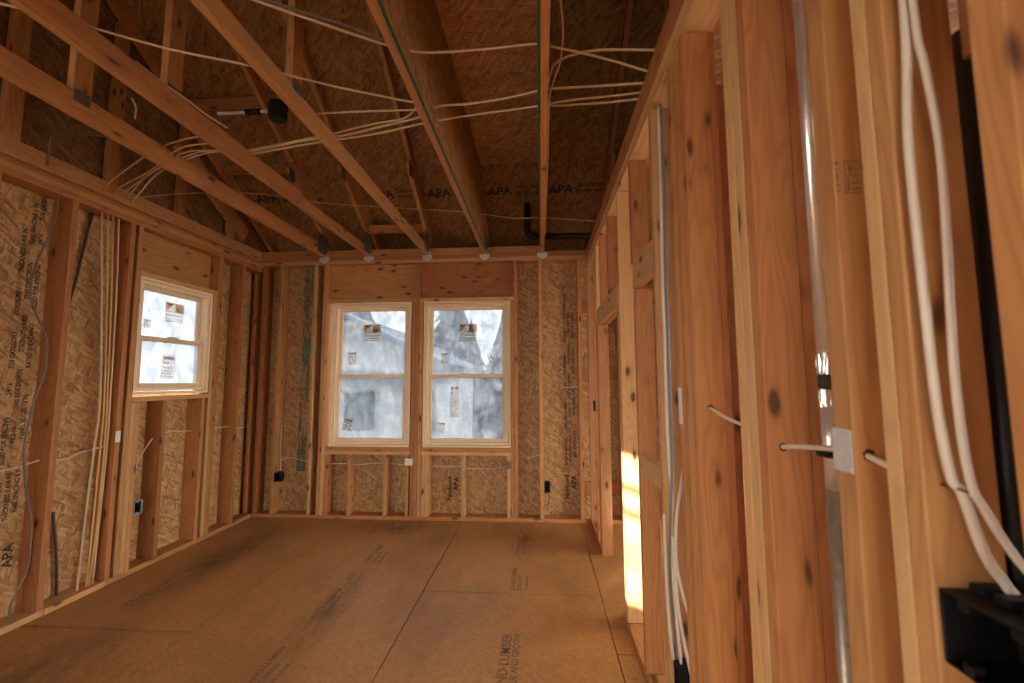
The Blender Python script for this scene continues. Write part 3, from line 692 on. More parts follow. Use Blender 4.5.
# ================================================================== WINDOWS
def ring(bm, w, h, y0, y1, t, bev=0.003, tb=None):
    tb = t if tb is None else tb
    bm_box(bm, (0, y0, 0), (t, y1, h), bev); bm_box(bm, (w - t, y0, 0), (w, y1, h), bev)
    bm_box(bm, (t - 0.001, y0, 0), (w - t + 0.001, y1, tb), bev); bm_box(bm, (t - 0.001, y0, h - t), (w - t + 0.001, y1, h), bev)
def sub(bm_fn, ox, oy, oz):
    b2 = bmesh.new(); bm_fn(b2); bmesh.ops.translate(b2, verts=b2.verts, vec=(ox, oy, oz)); return b2
def window(name, loc, rotz, w, h, label, stickers_up, stickers_lo, mid=None):
    root = empty(name, loc, rotz); tag(root, label, 'window', kind='structure'); M = MATS[root.name]
    bm = bmesh.new()
    ring(bm, w, h, 0.004, 0.118, 0.022)                                   # outer jamb lining
    b2 = bmesh.new(); ring(b2, w - 0.05, h - 0.05, 0.016, 0.115, 0.026); bmesh.ops.translate(b2, verts=b2.verts, vec=(0.025, 0, 0.025))
    b2.to_mesh(tmp := bpy.data.meshes.new('t')); bm.from_mesh(tmp); bpy.data.meshes.remove(tmp); b2.free()
    link_mesh('frame', bm, VINYL, M, root)
    iw = w - 0.102; ih = h - 0.102; mid = mid or ih * 0.48
    def sash(nm, z0, z1, y0, y1, stickers):
        t = 0.036
        bm = bmesh.new(); ring(bm, iw, z1 - z0, y0, y1, t, 0.003)
        bmesh.ops.translate(bm, verts=bm.verts, vec=(0.051, 0, 0.051 + z0))
        s = link_mesh(nm, bm, VINYL, M, root)
        MATS[s.name] = M
        gx0, gx1, gz0, gz1 = 0.051 + t, 0.051 + iw - t, 0.051 + z0 + t, 0.051 + z1 - t
        bm = bmesh.new(); ym = (y0 + y1) / 2; bm.faces.new([bm.verts.new(q) for q in ((gx0 - 0.004, ym, gz0 - 0.004), (gx1 + 0.004, ym, gz0 - 0.004), (gx1 + 0.004, ym, gz1 + 0.004), (gx0 - 0.004, ym, gz1 + 0.004))])
        link_mesh('pane', bm, FILM, M, s)
        for (u, v, sw, sh, kind, rot) in stickers:
            cx, cz = gx0 + u * (gx1 - gx0), gz0 + v * (gz1 - gz0)
            bm = bmesh.new(); yb = ym - 0.0024
            bm_box(bm, (-sw / 2, -0.0004, -sh / 2), (sw / 2, 0.0004, sh / 2))
            def q(x0, x1, z0, z1, mi): bm_box(bm, (x0 * sw, -0.0012, z0 * sh), (x1 * sw, -0.0004, z1 * sh), mi=mi)
            if kind == 'logo':
                bm_box(bm, (-sw / 2, -0.0008, -0.02 * sh), (sw / 2, -0.0003, sh / 2), mi=4)
                prism(bm, [(-.46 * sw, .44 * sh), (-.06 * sw, .44 * sh), (-.46 * sw, .02 * sh)], 1, -0.0014, -0.0004, mi=1)
                prism(bm, [(-.46 * sw, .44 * sh), (-.06 * sw, .44 * sh), (-.30 * sw, .27 * sh)], 1, -0.002, -0.0012, mi=2)
                prism(bm, [(.04 * sw, .44 * sh), (.46 * sw, .44 * sh), (.46 * sw, .02 * sh), (.04 * sw, .02 * sh)], 1, -0.0014, -0.0004, mi=1)
                prism(bm, [(.04 * sw, .02 * sh), (.46 * sw, .02 * sh), (.04 * sw, .40 * sh)], 1, -0.002, -0.0012, mi=5)
                for k in range(8): q(-.44 + k * .115, -.44 + k * .115 + .07, -.20, -.08, 3)
                q(-.46, .46, -.34, -.31, 3); q(-.46, .46, -.46, -.43, 3)
            elif kind == 'label':
                q(-.4, .4, .30, .42, 2); q(-.4, .1, .12, .2, 1)
                for k in range(4): q(-.4, .4 - .1 * (k % 2), -.42 + k * .12, -.38 + k * .12, 3)
            elif kind == 'tall':
                q(-.35, -.1, .38, .46, 2); q(.1, .4, .40, .46, 2); q(-.4, -.1, .24, .30, 2)
                for k in range(9): q(-.4, .4 - .1 * (k % 3), -.46 + k * .075, -.44 + k * .075, 3)
            Ms = M @ Matrix.Translation((cx, yb, cz)) @ Matrix.Rotation(rot, 4, 'Y')
            st = link_mesh('sticker', bm, [PAPER, ORANGE, BROWN, GREYINK, PAPER2, ORANGE2], Ms, s)
    sash('upper_sash', mid - 0.018, ih, 0.070, 0.100, stickers_up)
    sash('lower_sash', 0.0, mid + 0.018, 0.036, 0.066, stickers_lo)
    bm = bmesh.new(); bm_box(bm, (w / 2 - 0.04, 0.028, 0.051 + mid + 0.019), (w / 2 + 0.04, 0.062, 0.051 + mid + 0.031), 0.003)
    link_mesh('sash_lock', bm, VINYL, M, root)
    return root
PAPER2 = paper('sticker paper warm', (0.74, 0.62, 0.50), 0.06)
ORANGE2 = paper('tan print', (0.66, 0.40, 0.20), 0.1)
window('window_1', (WL[0], YB, WL[2]), 0, WL[1] - WL[0], WL[3] - WL[2], 'tall double hung window nearest the corner, film showing a white house',
       [(.47, .66, .195, .19, 'logo', 0), (.16, .26, .10, .14, 'label', 0)], [(.14, .22, .10, .13, 'label', .2)])
window('window_2', (WR[0], YB, WR[2]), 0, WR[1] - WR[0], WR[3] - WR[2], 'tall double hung window nearest the partition, upper pane almost white',
       [(.50, .65, .195, .19, 'logo', 0), (.17, .25, .09, .12, 'label', 0), (.82, .25, .05, .09, 'paper', -.6)], [(.32, .60, .10, .33, 'tall', 0), (.13, .18, .09, .11, 'label', .15)])
window('window_3', (XL, WS[0], WS[2]), R(90), WS[1] - WS[0], WS[3] - WS[2], 'small double hung window in the side wall with bright film',
       [(.58, .62, .19, .17, 'logo', 0), (.14, .28, .07, .07, 'label', 0)], [(.46, .40, .13, .20, 'label', .05)])
# window behind the photographer that lets in the patch of sun
root4 = empty('window_4', (XL - 0.14, -2.05, 1.40)); tag(root4, 'small window of the side wall behind the photographer', 'window', kind='structure')
bm = bmesh.new()
bm_box(bm, (-0.012, 0, 0), (0.0, 0.03, 0.80)); bm_box(bm, (-0.012, 0.55, 0), (0.0, 0.58, 0.80)); bm_box(bm, (-0.012, 0.03, 0), (0.0, 0.55, 0.03)); bm_box(bm, (-0.012, 0.03, 0.77), (0.0, 0.55, 0.80))
for z in (0.455, 0.578): bm_box(bm, (-0.010, 0.03, z), (-0.002, 0.55, z + 0.034))
link_mesh('frame', bm, VINYL, MATS[root4.name].copy(), root4)
bm = bmesh.new(); bm_box(bm, (-0.008, 0.15, 0.20), (-0.006, 0.30, 0.34)); link_mesh('sticker', bm, PAPER, MATS[root4.name].copy(), root4)

# ================================================================== BOXES, PLATES, PIPES
def ebox(name, loc, rotz, w, h, d, mat, label, ears=True, group=None, open_front=True, tabs=0):
    """Open box; front at local y = 0, going back to y = d."""
    root = empty(name, loc, rotz); tag(root, label, 'electrical box', group); M = MATS[root.name]
    t = 0.003; bm = bmesh.new()
    bm_box(bm, (-w / 2, 0, -h / 2), (-w / 2 + t, d, h / 2), 0.001); bm_box(bm, (w / 2 - t, 0, -h / 2), (w / 2, d, h / 2), 0.001)
    bm_box(bm, (-w / 2 + t, 0, -h / 2), (w / 2 - t, d, -h / 2 + t)); bm_box(bm, (-w / 2 + t, 0, h / 2 - t), (w / 2 - t, d, h / 2))
    bm_box(bm, (-w / 2 + t, d - t, -h / 2 + t), (w / 2 - t, d, h / 2 - t))
    link_mesh('shell', bm, BLACK, M, root)
    if mat is not BLACK:
        bm = bmesh.new()
        for s in (-1, 1):
            bm_box(bm, (s * w / 2 - 0.004, -0.003, -h / 2), (s * w / 2 + 0.004, 0.012, h / 2), 0.001); bm_box(bm, (-w / 2, -0.003, s * h / 2 - 0.004), (w / 2, 0.012, s * h / 2 + 0.004), 0.001)
        link_mesh('rim', bm, mat, M, root)
    for s in (-1, 1):
        for k in ((-1, 1) if w > 0.1 else (0,)):
            bm = bmesh.new(); bm_box(bm, (k * w * 0.25 - 0.006, 0.0, s * (h / 2 - 0.009) - 0.005), (k * w * 0.25 + 0.006, 0.014, s * (h / 2 - 0.009) + 0.005), 0.001)
            link_mesh('screw_tab', bm, mat, M, root)
    for k in range(max(1, tabs)):
        bm = bmesh.new()
        x = (k - (max(1, tabs) - 1) / 2) * w / max(1, tabs)
        bm_box(bm, (x - 0.009, d * 0.35, h / 2), (x + 0.009, d * 0.85, h / 2 + 0.010), 0.002)
        link_mesh('cable_clamp', bm, mat, M, root)
    return root
ebox('outlet_box', (XL - 0.004, 3.148, 0.475), R(90), 0.066, 0.098, 0.07, BLUEBOX, 'blue grey outlet box beside a cripple stud under the small window')
ebox('outlet_box', (-2.785, YB - 0.004, 0.415), 0, 0.066, 0.095, 0.07, BLACK, 'black outlet box on the first stud from the corner of the window wall')
ebox('outlet_box', (0.053, YB - 0.004, 0.345), 0, 0.056, 0.095, 0.07, BLACK, 'black outlet box on the stud between the bare bays')
ebox('switch_box', (XR - 0.006, 4.00, 1.19), R(-90), 0.056, 0.095, 0.075, BLACK, 'black switch box between doorway and window wall')
ebox('outlet_box', (0.497, 1.751, 0.315), R(-90), 0.060, 0.10, 0.075, BLACK, 'black outlet box low on the cable stud')
ebox('outlet_box', (0.497, 1.478, 0.275), R(-90), 0.060, 0.10, 0.075, BLACK, 'lowest black outlet box, cut off by the bottom of the photo')
ebox('switch_box', (0.489, 0.532, 1.125), R(-90), 0.116, 0.086, 0.085, BLACK, 'large black two gang box beside the two white cables', tabs=4)
# ceiling box on its bar hanger between trusses
cb = empty('ceiling_box', (-1.477, 2.21, 2.95)); tag(cb, 'black ceiling box on a steel bar between trusses', 'electrical box'); Mc = MATS[cb.name]
bm = bmesh.new(); bmesh.ops.create_cone(bm, cap_ends=True, segments=8, radius1=0.052, radius2=0.052, depth=0.10); bmesh.ops.bevel(bm, geom=bm.edges[:], offset=0.006, segments=2, affect='EDGES')
link_mesh('shell', bm, BLACK, Mc @ Matrix.Rotation(R(22.5), 4, 'Z'), cb)
tube('hanger_bar', [(-1.834, 2.21, 2.955), (-1.53, 2.21, 2.955)], 0.009, GALV, cb, smooth=False)
tube('bar_sleeve', [(-1.665, 2.21, 2.955), (-1.575, 2.21, 2.955)], 0.0165, BLACK, cb, smooth=False)
def plate(loc, axis, w, h, label, mat=PLATEW):
    bm = bmesh.new(); bm_box(bm, (-w / 2, -0.0016, -h / 2), (w / 2, -0.0002, h / 2), 0.0004)
    for sx in (-1, 1):
        for sz in (-1, 1): bm_box(bm, (sx * w * .38 - .002, -0.003, sz * h * .4 - .002), (sx * w * .38 + .002, -0.0014, sz * h * .4 + .002))
    tag(link_mesh('nail_plate', bm, mat, Matrix.Translation(loc) @ Matrix.Rotation({'back': 0, 'left': R(90), 'right': R(-90)}[axis], 4, 'Z')), label, 'nail plate', 'nail plates guarding the cables')
plate((XL, 2.945, 1.03), 'left', 0.038, 0.08, 'white nail plate on the stud by the cable bundle')
plate((-1.375, YB, 0.585), 'back', 0.085, 0.072, 'steel nail plate on the mullion studs under the windows', GALV)
plate((-0.333, YB, 0.565), 'back', 0.034, 0.075, 'dark nail plate on a cripple stud beside the bare bays', GALVD)
plate((XR, 1.539, 1.335), 'right', 0.034, 0.125, 'white nail plate on the bark edged stud')
plate((XR, 0.736, 1.312), 'right', 0.044, 0.068, 'galvanised nail plate on the stud beside the steel pipe', GALV)
plate((XR, 4.425, 1.15), 'right', 0.02, 0.10, 'narrow dark nail plate beside the black switch box', GALVD)
# drain pipe under the roof
dp = empty('drain_pipe', (-0.125, 4.31, 2.9)); tag(dp, 'black plastic vent pipe with an elbow behind the last truss', 'pipe')
tube('riser', [(-0.125, 4.31, 2.97), (-0.125, 4.31, z_deck(4.31) - 0.03)], 0.033, BLACKPIPE, dp, n=16, smooth=False)
ar = [(-0.125 + 0.075 * (1 - math.cos(a)), 4.31, 2.975 - 0.075 * math.sin(a)) for a in [i * math.pi / 16 for i in range(9)]]
tube('elbow', ar, 0.038, BLACKPIPE, dp, n=16)
tube('run', [(-0.055, 4.31, 2.90), (0.60, 4.31, 2.895)], 0.033, BLACKPIPE, dp, n=16, smooth=False)
tag(tube('gap_darkening_pipe', [(0.600, 0.608, 0.04), (0.602, 0.608, 1.2), (0.611, 0.608, 1.915)], 0.020, BLACKPIPE, n=16, smooth=False), 'added black pipe darkening the narrow gap at the edge of the photo', 'pipe')  # added to keep the gap black where the lit next room would show
# steel pipe in the partition
PXc, PYc = 0.545, 0.860
sp = empty('steel_pipe', (PXc, PYc, 0.04)); tag(sp, 'upright steel pipe with a foil joint between partition studs', 'pipe')
PIPE = plain('bright steel pipe', (0.82, 0.80, 0.76), 0.28, 0.75, var=0.12, scale=50)
WORN = plain('worn steel', (0.40, 0.34, 0.26), 0.42, 0.6, var=0.4, scale=60)
tube('upper_length', [(PXc, PYc, 1.433), (PXc, PYc, 2.60)], 0.0135, PIPE, sp, n=16, smooth=False)
tube('middle_length', [(PXc, PYc, 1.22), (PXc, PYc, 1.376)], 0.0135, PIPE, sp, n=16, smooth=False)
tube('lower_length', [(PXc, PYc, 0.04), (PXc, PYc, 1.22)], 0.0137, WORN, sp, n=16, smooth=False)
tube('coupling', [(PXc, PYc, 1.404), (PXc, PYc, 1.434)], 0.0142, plain('dark rubber joint', (0.05, 0.035, 0.022), 0.7, var=0.3), sp, n=16, smooth=False)
for zf, hf in ((1.390, 0.034), (1.455, 0.040)):
    bm = bmesh.new(); bmesh.ops.create_cone(bm, cap_ends=True, segments=18, radius1=0.0148, radius2=0.0152, depth=hf)
    bmesh.ops.subdivide_edges(bm, edges=bm.edges[:], cuts=3)
    for v in bm.verts: v.co += Vector((noise.noise(v.co * 190 + Vector((zf * 9, 0, 0))), noise.noise(v.co * 190 + Vector((5, 0, zf))), noise.noise(v.co * 150 + Vector((0, 9, 0))))) * 0.0028
    link_mesh('foil_wrap', bm, FOIL, Matrix.Translation((PXc, PYc, zf)), sp)
bm = bmesh.new(); bm_box(bm, (-0.019, -0.018, -0.006), (0.019, 0.018, 0.006), 0.003); bm_box(bm, (0.0, 0.015, -0.006), (0.022, 0.045, 0.006), 0.002)
for k in (-0.009, 0.004): bm_box(bm, (k, -0.020, -0.0025), (k + 0.005, -0.017, 0.0025))
tag(link_mesh('pipe_strap', bm, BLACK, Matrix.Translation((PXc, PYc, 1.285))), 'black strap clamped around the steel pipe', 'strap')

# ================================================================== CABLES
GC = 'cables across the truss chords'
zc = 2.866
def cz(L, z=zc): return [(x, y, z) for x, y in L]
RC = 0.0052
cable(cz([(-2.6, 1.20), (-2.064, 1.389), (-1.823, 1.525), (-1.604, 1.654), (-1.309, 1.779), (-1.024, 1.925), (-0.739, 2.048), (-0.6, 2.10)], zc + 0.012), 'cream cable running diagonally from the photo corner across three trusses', CREAM, RC, GC)
cable(cz([(-1.30, 1.30), (-1.061, 1.439), (-0.795, 1.599), (-0.644, 1.684), (-0.523, 1.729), (-0.385, 1.739), (-0.186, 1.733), (0.006, 1.722), (0.08, 1.747), (0.278, 1.819), (0.51, 1.923), (0.60, 1.97)], zc + 0.000), 'nearest cream cable crossing the green-edged trusses toward the partition', CREAM, RC, GC)
cable(cz([(-1.30, 1.302), (-1.06, 1.436), (-0.789, 1.585), (-0.60, 1.70)], 2.880), 'dark cable riding just above the nearest cream cable', GREY, RC, GC)
cable(cz([(-1.19, 2.119), (-0.956, 2.119), (-0.60, 2.13)]), 'straight cable between two trusses in front of the printed roof board', CREAM, RC, GC)
cable(cz([(-1.90, 2.50), (-1.456, 2.405), (-1.309, 2.372), (-1.178, 2.339), (-0.966, 2.279), (-0.779, 2.245), (-0.708, 2.204), (-0.647, 2.129), (-0.58, 2.05)], zc + 0.026), 'cable of the roof bundle that bends sharply before the green-edged truss', CREAM, RC, GC)
cable(cz([(-1.97, 2.49), (-1.821, 2.488), (-1.462, 2.416), (-1.179, 2.366), (-0.923, 2.322), (-0.638, 2.246), (-0.542, 2.225), (-0.344, 2.19), (-0.151, 2.165), (0.004, 2.143), (0.072, 2.144), (0.322, 2.141), (0.52, 2.123), (0.6, 2.12)]), 'lowest long cable of the roof bundle, reaching the partition', CREAM, RC * 1.1, GC)
cable(cz([(-1.97, 2.48), (-1.813, 2.477), (-1.45, 2.394), (-1.174, 2.355), (-0.909, 2.283), (-0.626, 2.2), (-0.534, 2.125), (-0.359, 2.116), (-0.155, 2.083), (0.004, 2.04), (0.074, 2.03), (0.307, 2.027), (0.52, 2.021), (0.6, 2.02)], zc + 0.013), 'upper long cable of the roof bundle, thick between the green-edged trusses', CREAM, RC * 1.2, GC)
cable(cz([(0.04, 2.13), (0.134, 2.112), (0.215, 2.102), (0.366, 2.089), (0.515, 2.073), (0.6, 2.07)]), 'middle one of three cables between last truss and partition', CREAM, RC, GC)
cable(cz([(0.045, 2.02), (0.062, 1.903), (0.079, 1.86), (0.132, 1.82), (0.214, 1.797), (0.297, 1.791), (0.52, 1.809), (0.6, 1.81)], zc + 0.012), 'cable curving off the last truss toward the partition', CREAM, RC, GC)
for i, (L, lb, mt) in enumerate([
    ([(-3.10, 2.80), (-3.01, 2.769), (-2.663, 2.647), (-2.232, 2.399), (-1.989, 2.349)], 'uppermost cable fanning over the side wall plate', YELLOW),
    ([(-3.10, 2.85), (-2.954, 2.789), (-2.688, 2.688), (-2.237, 2.457), (-1.96, 2.475)], 'second cable of the fan over the side wall plate', YELLOW),
    ([(-3.10, 2.90), (-2.977, 2.835), (-2.742, 2.728), (-2.216, 2.496), (-1.947, 2.479)], 'third cable of the fan over the side wall plate', CREAM),
    ([(-3.10, 2.95), (-2.956, 2.869), (-2.672, 2.733), (-2.207, 2.534), (-1.93, 2.50)], 'pale lowest cable of the fan over the side wall plate', WHITE),
    ([(-3.10, 2.74), (-3.007, 2.693), (-2.531, 2.51), (-2.217, 2.388), (-1.969, 2.34)], 'loose brownish cable above the fan on the side wall plate', YELLOW)]):
    P = cz(L, zc + 0.012 * i); P[0] = (P[0][0], P[0][1], 2.776); P[1] = (P[1][0], P[1][1], 2.815)
    cable(P, lb, mt, RC, 'cable fan on the side wall plate')
cable([(-3.06, 2.78, 2.776), (-3.05, 2.90, 2.80), (-3.000, 3.25, 2.985), (-2.915, 3.55, 3.125), (-2.70, 3.75, 3.20), (-2.482, 3.90, 3.222), (-2.155, 3.95, 3.178), (-1.452, 3.95, 3.107), (-0.859, 3.95, 3.054), (-0.568, 3.95, 3.018), (-0.265, 3.95, 2.966), (-0.032, 3.95, 2.959), (0.082, 3.95, 2.956), (0.52, 3.95, 2.912)], 'long thin yellow cable strung low across all trusses near the eave', YELLOW, 0.0045)
cable([(0.07, 1.35, 2.92), (0.09, 1.542, 2.892), (0.106, 1.681, 2.892), (0.108, 1.796, 2.892), (0.099, 1.893, 2.892), (0.073, 1.985, 2.875), (0.055, 2.10, 2.84), (0.056, 2.6, 2.80), (0.054, 3.2, 2.80), (0.056, 4.0, 2.81)], 'thin cable looping beside the last truss, then following its face', CREAM, 0.0045)
cable([(-3.09, 2.385, 2.776), (-3.09, 2.385, 2.93), (-3.085, 2.40, 2.99), (-3.06, 2.53, 3.08), (-3.0, 2.66, 3.13)], 'stiff grey cable bent at right angle above the side wall', GREY, 0.006)
cable([(-1.815, 1.70, 2.868), (-1.815, 1.837, 2.868), (-1.81, 1.984, 2.874), (-1.80, 2.09, 2.868), (-1.78, 2.22, 2.872)], 'loose cable lying along the top of a bottom chord', CREAM, 0.005)
cable([(-2.9, 2.705, 3.447), (-2.9, 2.739, 3.395), (-2.9, 2.738, 3.31)], 'short cable end dangling in the gable shadow', WHITE, 0.006)
GV = 'cable bundle dropping down the side wall'
for L, lb, mt in (
    ([(-3.085, 2.728, 2.64), (-3.085, 2.778, 2.0), (-3.085, 2.824, 1.298), (-3.085, 2.811, 0.956), (-3.085, 2.79, 0.495), (-3.085, 2.775, 0.045)], 'cable of the bundle nearest the leaning dark cable', CREAM),
    ([(-3.085, 2.77, 2.64), (-3.085, 2.815, 2.007), (-3.085, 2.852, 1.297), (-3.085, 2.852, 0.95), (-3.085, 2.842, 0.412), (-3.085, 2.832, 0.045)], 'second cable of the bundle, bright yellow', YELLOW),
    ([(-3.085, 2.81, 2.64), (-3.085, 2.844, 2.012), (-3.085, 2.873, 1.296), (-3.085, 2.88, 0.945), (-3.085, 2.87, 0.403), (-3.085, 2.848, 0.045)], 'third cable of the bundle, yellow', YELLOW),
    ([(-3.085, 2.851, 2.64), (-3.085, 2.88, 2.019), (-3.085, 2.894, 1.295), (-3.085, 2.898, 0.942), (-3.085, 2.883, 0.398), (-3.085, 2.875, 0.045)], 'cable of the bundle nearest the white nail plate', CREAM)):
    cable(L, lb, mt, 0.0065, GV)
GR = [(-3.105, 2.467, 2.63), (-3.105, 2.471, 2.53), (-3.105, 2.459, 2.406), (-3.105, 2.424, 2.284), (-3.105, 2.391, 2.165), (-3.105, 2.372, 2.016), (-3.105, 2.386, 1.907), (-3.105, 2.425, 1.82), (-3.105, 2.471, 1.719), (-3.105, 2.489, 1.626), (-3.105, 2.486, 1.469), (-3.105, 2.453, 1.346), (-3.105, 2.424, 1.137), (-3.105, 2.421, 0.989), (-3.105, 2.449, 0.777), (-3.105, 2.490, 0.586), (-3.105, 2.500, 0.463), (-3.105, 2.493, 0.294), (-3.105, 2.452, 0.2), (-3.105, 2.425, 0.112), (-3.105, 2.433, 0.04)]
cable(GR, 'grey cable snaking down over the printed board', GREY, 0.0055)
cable([(-3.165, 2.744, 2.64), (-3.165, 2.718, 2.488), (-3.165, 2.694, 2.301), (-3.165, 2.67, 2.119), (-3.165, 2.644, 1.976), (-3.165, 2.636, 1.852)], 'dark cable leaning against sheathing beside the bundle, cut off half way', plain('dark cable jacket', (0.055, 0.042, 0.03), 0.5, var=0.2), 0.0085)
cable([(-3.165, 2.657, 0.586), (-3.165, 2.673, 0.468), (-3.165, 2.698, 0.302), (-3.165, 2.714, 0.139), (-3.165, 2.721, 0.042)], 'dark cable stub standing on the side wall plate', bpy.data.materials['dark cable jacket'], 0.0085)
GH = 'white cable run through the side wall studs'
for L, lb in (([(-3.125, 2.2, 0.92), (-3.125, 2.327, 0.914), (-3.125, 2.412, 0.92), (-3.125, 2.521, 0.940)], 'white cable entering the stud beside the printed board'),
              ([(-3.125, 2.558, 0.93), (-3.125, 2.673, 0.92), (-3.125, 2.708, 0.933), (-3.125, 2.788, 0.953), (-3.125, 2.927, 0.963)], 'white cable passing behind the cable bundle'),
              ([(-3.125, 3.150, 0.53), (-3.125, 3.155, 0.62), (-3.125, 3.163, 0.719), (-3.125, 3.181, 0.791), (-3.125, 3.21, 0.854), (-3.125, 3.301, 0.975)], 'white cable curving up from the blue grey box'),
              ([(-3.125, 3.337, 0.985), (-3.125, 3.461, 1.008), (-3.125, 3.541, 1.0), (-3.125, 3.701, 0.984)], 'white cable span right under the small window'),
              ([(-3.125, 3.869, 0.99), (-3.125, 4.016, 0.978), (-3.125, 4.141, 0.976)], 'white cable span past the small window'),
              ([(-3.125, 4.177, 0.965), (-3.125, 4.311, 0.942), (-3.125, 4.44, 0.95)], 'white cable span in the dark corner gap')):
    cable(L, lb, WHITE, 0.0055, GH)
def hole(loc, axis, r, label=None):
    """dark bored hole with torn rim on a stud face"""
    bm = bmesh.new(); bmesh.ops.create_circle(bm, cap_ends=True, segments=14, radius=r)
    for v in bm.verts: v.co *= 1 + 0.16 * math.sin(v.index * 2.4)
    return bm
yk = YB + 0.07
GK = 'cable run under the tall windows'
for L, lb, rr in (([(-2.804, yk, 0.95), (-2.806, yk, 0.80), (-2.804, yk, 0.665), (-2.795, yk, 0.47)], 'cable dropping into the black box near the corner', .0045),
                  ([(-2.797, yk, 0.58), (-2.729, yk, 0.608), (-2.662, yk, 0.603), (-2.498, yk, 0.568), (-2.458, yk, 0.560)], 'cable arching across the green-stained board', .0045),
                  ([(-2.245, yk, 0.547), (-2.078, yk, 0.549), (-1.998, yk, 0.539), (-1.706, yk, 0.559), (-1.608, yk, 0.556), (-1.413, yk, 0.541)], 'cable run under the window nearest the corner', .0055),
                  ([(-1.165, yk, 0.533), (-0.84, yk, 0.53), (-0.78, yk, 0.517), (-0.568, yk, 0.514), (-0.353, yk, 0.531)], 'cable run under the window nearest the partition', .0055),
                  ([(-0.155, yk, 0.615), (-0.10, yk, 0.635), (-0.019, yk, 0.655)], 'short cable end before the stud between the bare bays', .004),
                  ([(0.219, yk, 1.347), (0.30, yk, 1.35), (0.389, yk, 1.357)], 'short cable crossing the printed board near the partition', .0045)):
    cable(L, lb, WHITE, rr, GK)
GW = 'white cable through the partition studs'
cable([(0.525, 1.389, 1.337), (0.497, 1.22, 1.325), (0.50, 1.091, 1.31)], 'white cable between doubled stud and triple stud', WHITE, 0.0048, GW)
cable([(0.515, 0.970, 1.281), (0.507, 0.90, 1.292), (0.50, 0.753, 1.31)], 'white cable crossing in front of the steel pipe', WHITE, 0.0048, GW)
cable([(0.504, 0.712, 1.307), (0.497, 0.68, 1.304), (0.50, 0.650, 1.296)], 'white cable end between plated stud and the stapled stud', WHITE, 0.0048, GW)
cable([(0.498, 0.5745, 2.55), (0.498, 0.5745, 2.2), (0.498, 0.5745, 1.913), (0.489, 0.5745, 1.761), (0.488, 0.5745, 1.682), (0.489, 0.5745, 1.578), (0.49, 0.5745, 1.522), (0.492, 0.5745, 1.423), (0.496, 0.5745, 1.353), (0.503, 0.5745, 1.301), (0.511, 0.572, 1.286), (0.525, 0.568, 1.219), (0.540, 0.562, 1.185), (0.546, 0.556, 1.170)], 'thicker white cable stapled to the near stud, dropping to the big black box', WHITE, 0.0056)
cable([(0.499, 0.562, 2.55), (0.499, 0.562, 2.2), (0.50, 0.562, 1.904), (0.506, 0.562, 1.838), (0.517, 0.565, 1.742), (0.519, 0.567, 1.669), (0.516, 0.567, 1.577), (0.513, 0.567, 1.512), (0.508, 0.564, 1.423), (0.508, 0.562, 1.35), (0.512, 0.560, 1.296), (0.520, 0.558, 1.274), (0.539, 0.552, 1.228), (0.556, 0.535, 1.185), (0.562, 0.528, 1.15)], 'slimmer white cable that strays sideways on the near stud above the big black box', WHITE, 0.0046)
st = tube('cable_staple', [(0.5045, 0.5915, 1.292), (0.5045, 0.567, 1.292), (0.517, 0.560, 1.286), (0.519, 0.5915, 1.286)], 0.0016, STAPLE, smooth=False)
tag(st, 'dark staple over the two white cables on the near stud', 'staple')
cable([(0.522, 1.768, 2.595), (0.522, 1.765, 2.172), (0.516, 1.765, 1.833), (0.517, 1.765, 1.626), (0.515, 1.765, 1.464), (0.515, 1.765, 1.265), (0.512, 1.765, 1.071), (0.500, 1.765, 0.88), (0.492, 1.765, 0.729), (0.494, 1.765, 0.582), (0.504, 1.765, 0.437), (0.505, 1.765, 0.37)], 'blue grey cable running down the cable stud', BLUEGREY, 0.006)
cable([(0.514, 1.780, 2.595), (0.512, 1.782, 2.175), (0.506, 1.782, 1.834), (0.506, 1.782, 1.627), (0.503, 1.780, 1.464), (0.503, 1.780, 1.265), (0.506, 1.778, 1.07), (0.512, 1.775, 0.973), (0.504, 1.772, 0.878), (0.497, 1.775, 0.727), (0.505, 1.765, 0.543), (0.515, 1.745, 0.36)], 'white cable crossing beside the blue grey cable', WHITE, 0.0055)
cable([(0.54, 1.700, 1.106), (0.53, 1.71, 1.038), (0.513, 1.735, 0.888), (0.508, 1.74, 0.74), (0.522, 1.72, 0.631), (0.545, 1.66, 0.50)], 'white cable bowing out from the steel clamp on the cable stud', WHITE, 0.0062)
cable([(0.478, 1.775, 0.90), (0.472, 1.755, 0.80), (0.470, 1.745, 0.65), (0.475, 1.745, 0.50), (0.488, 1.752, 0.375)], 'white cable hanging to the black box low on the cable stud', WHITE, 0.0055)
cable([(0.501, 1.75, 0.82), (0.504, 1.73, 0.604), (0.505, 1.65, 0.463), (0.507, 1.53, 0.345)], 'white cable leading down to the lowest black box', WHITE, 0.0058)
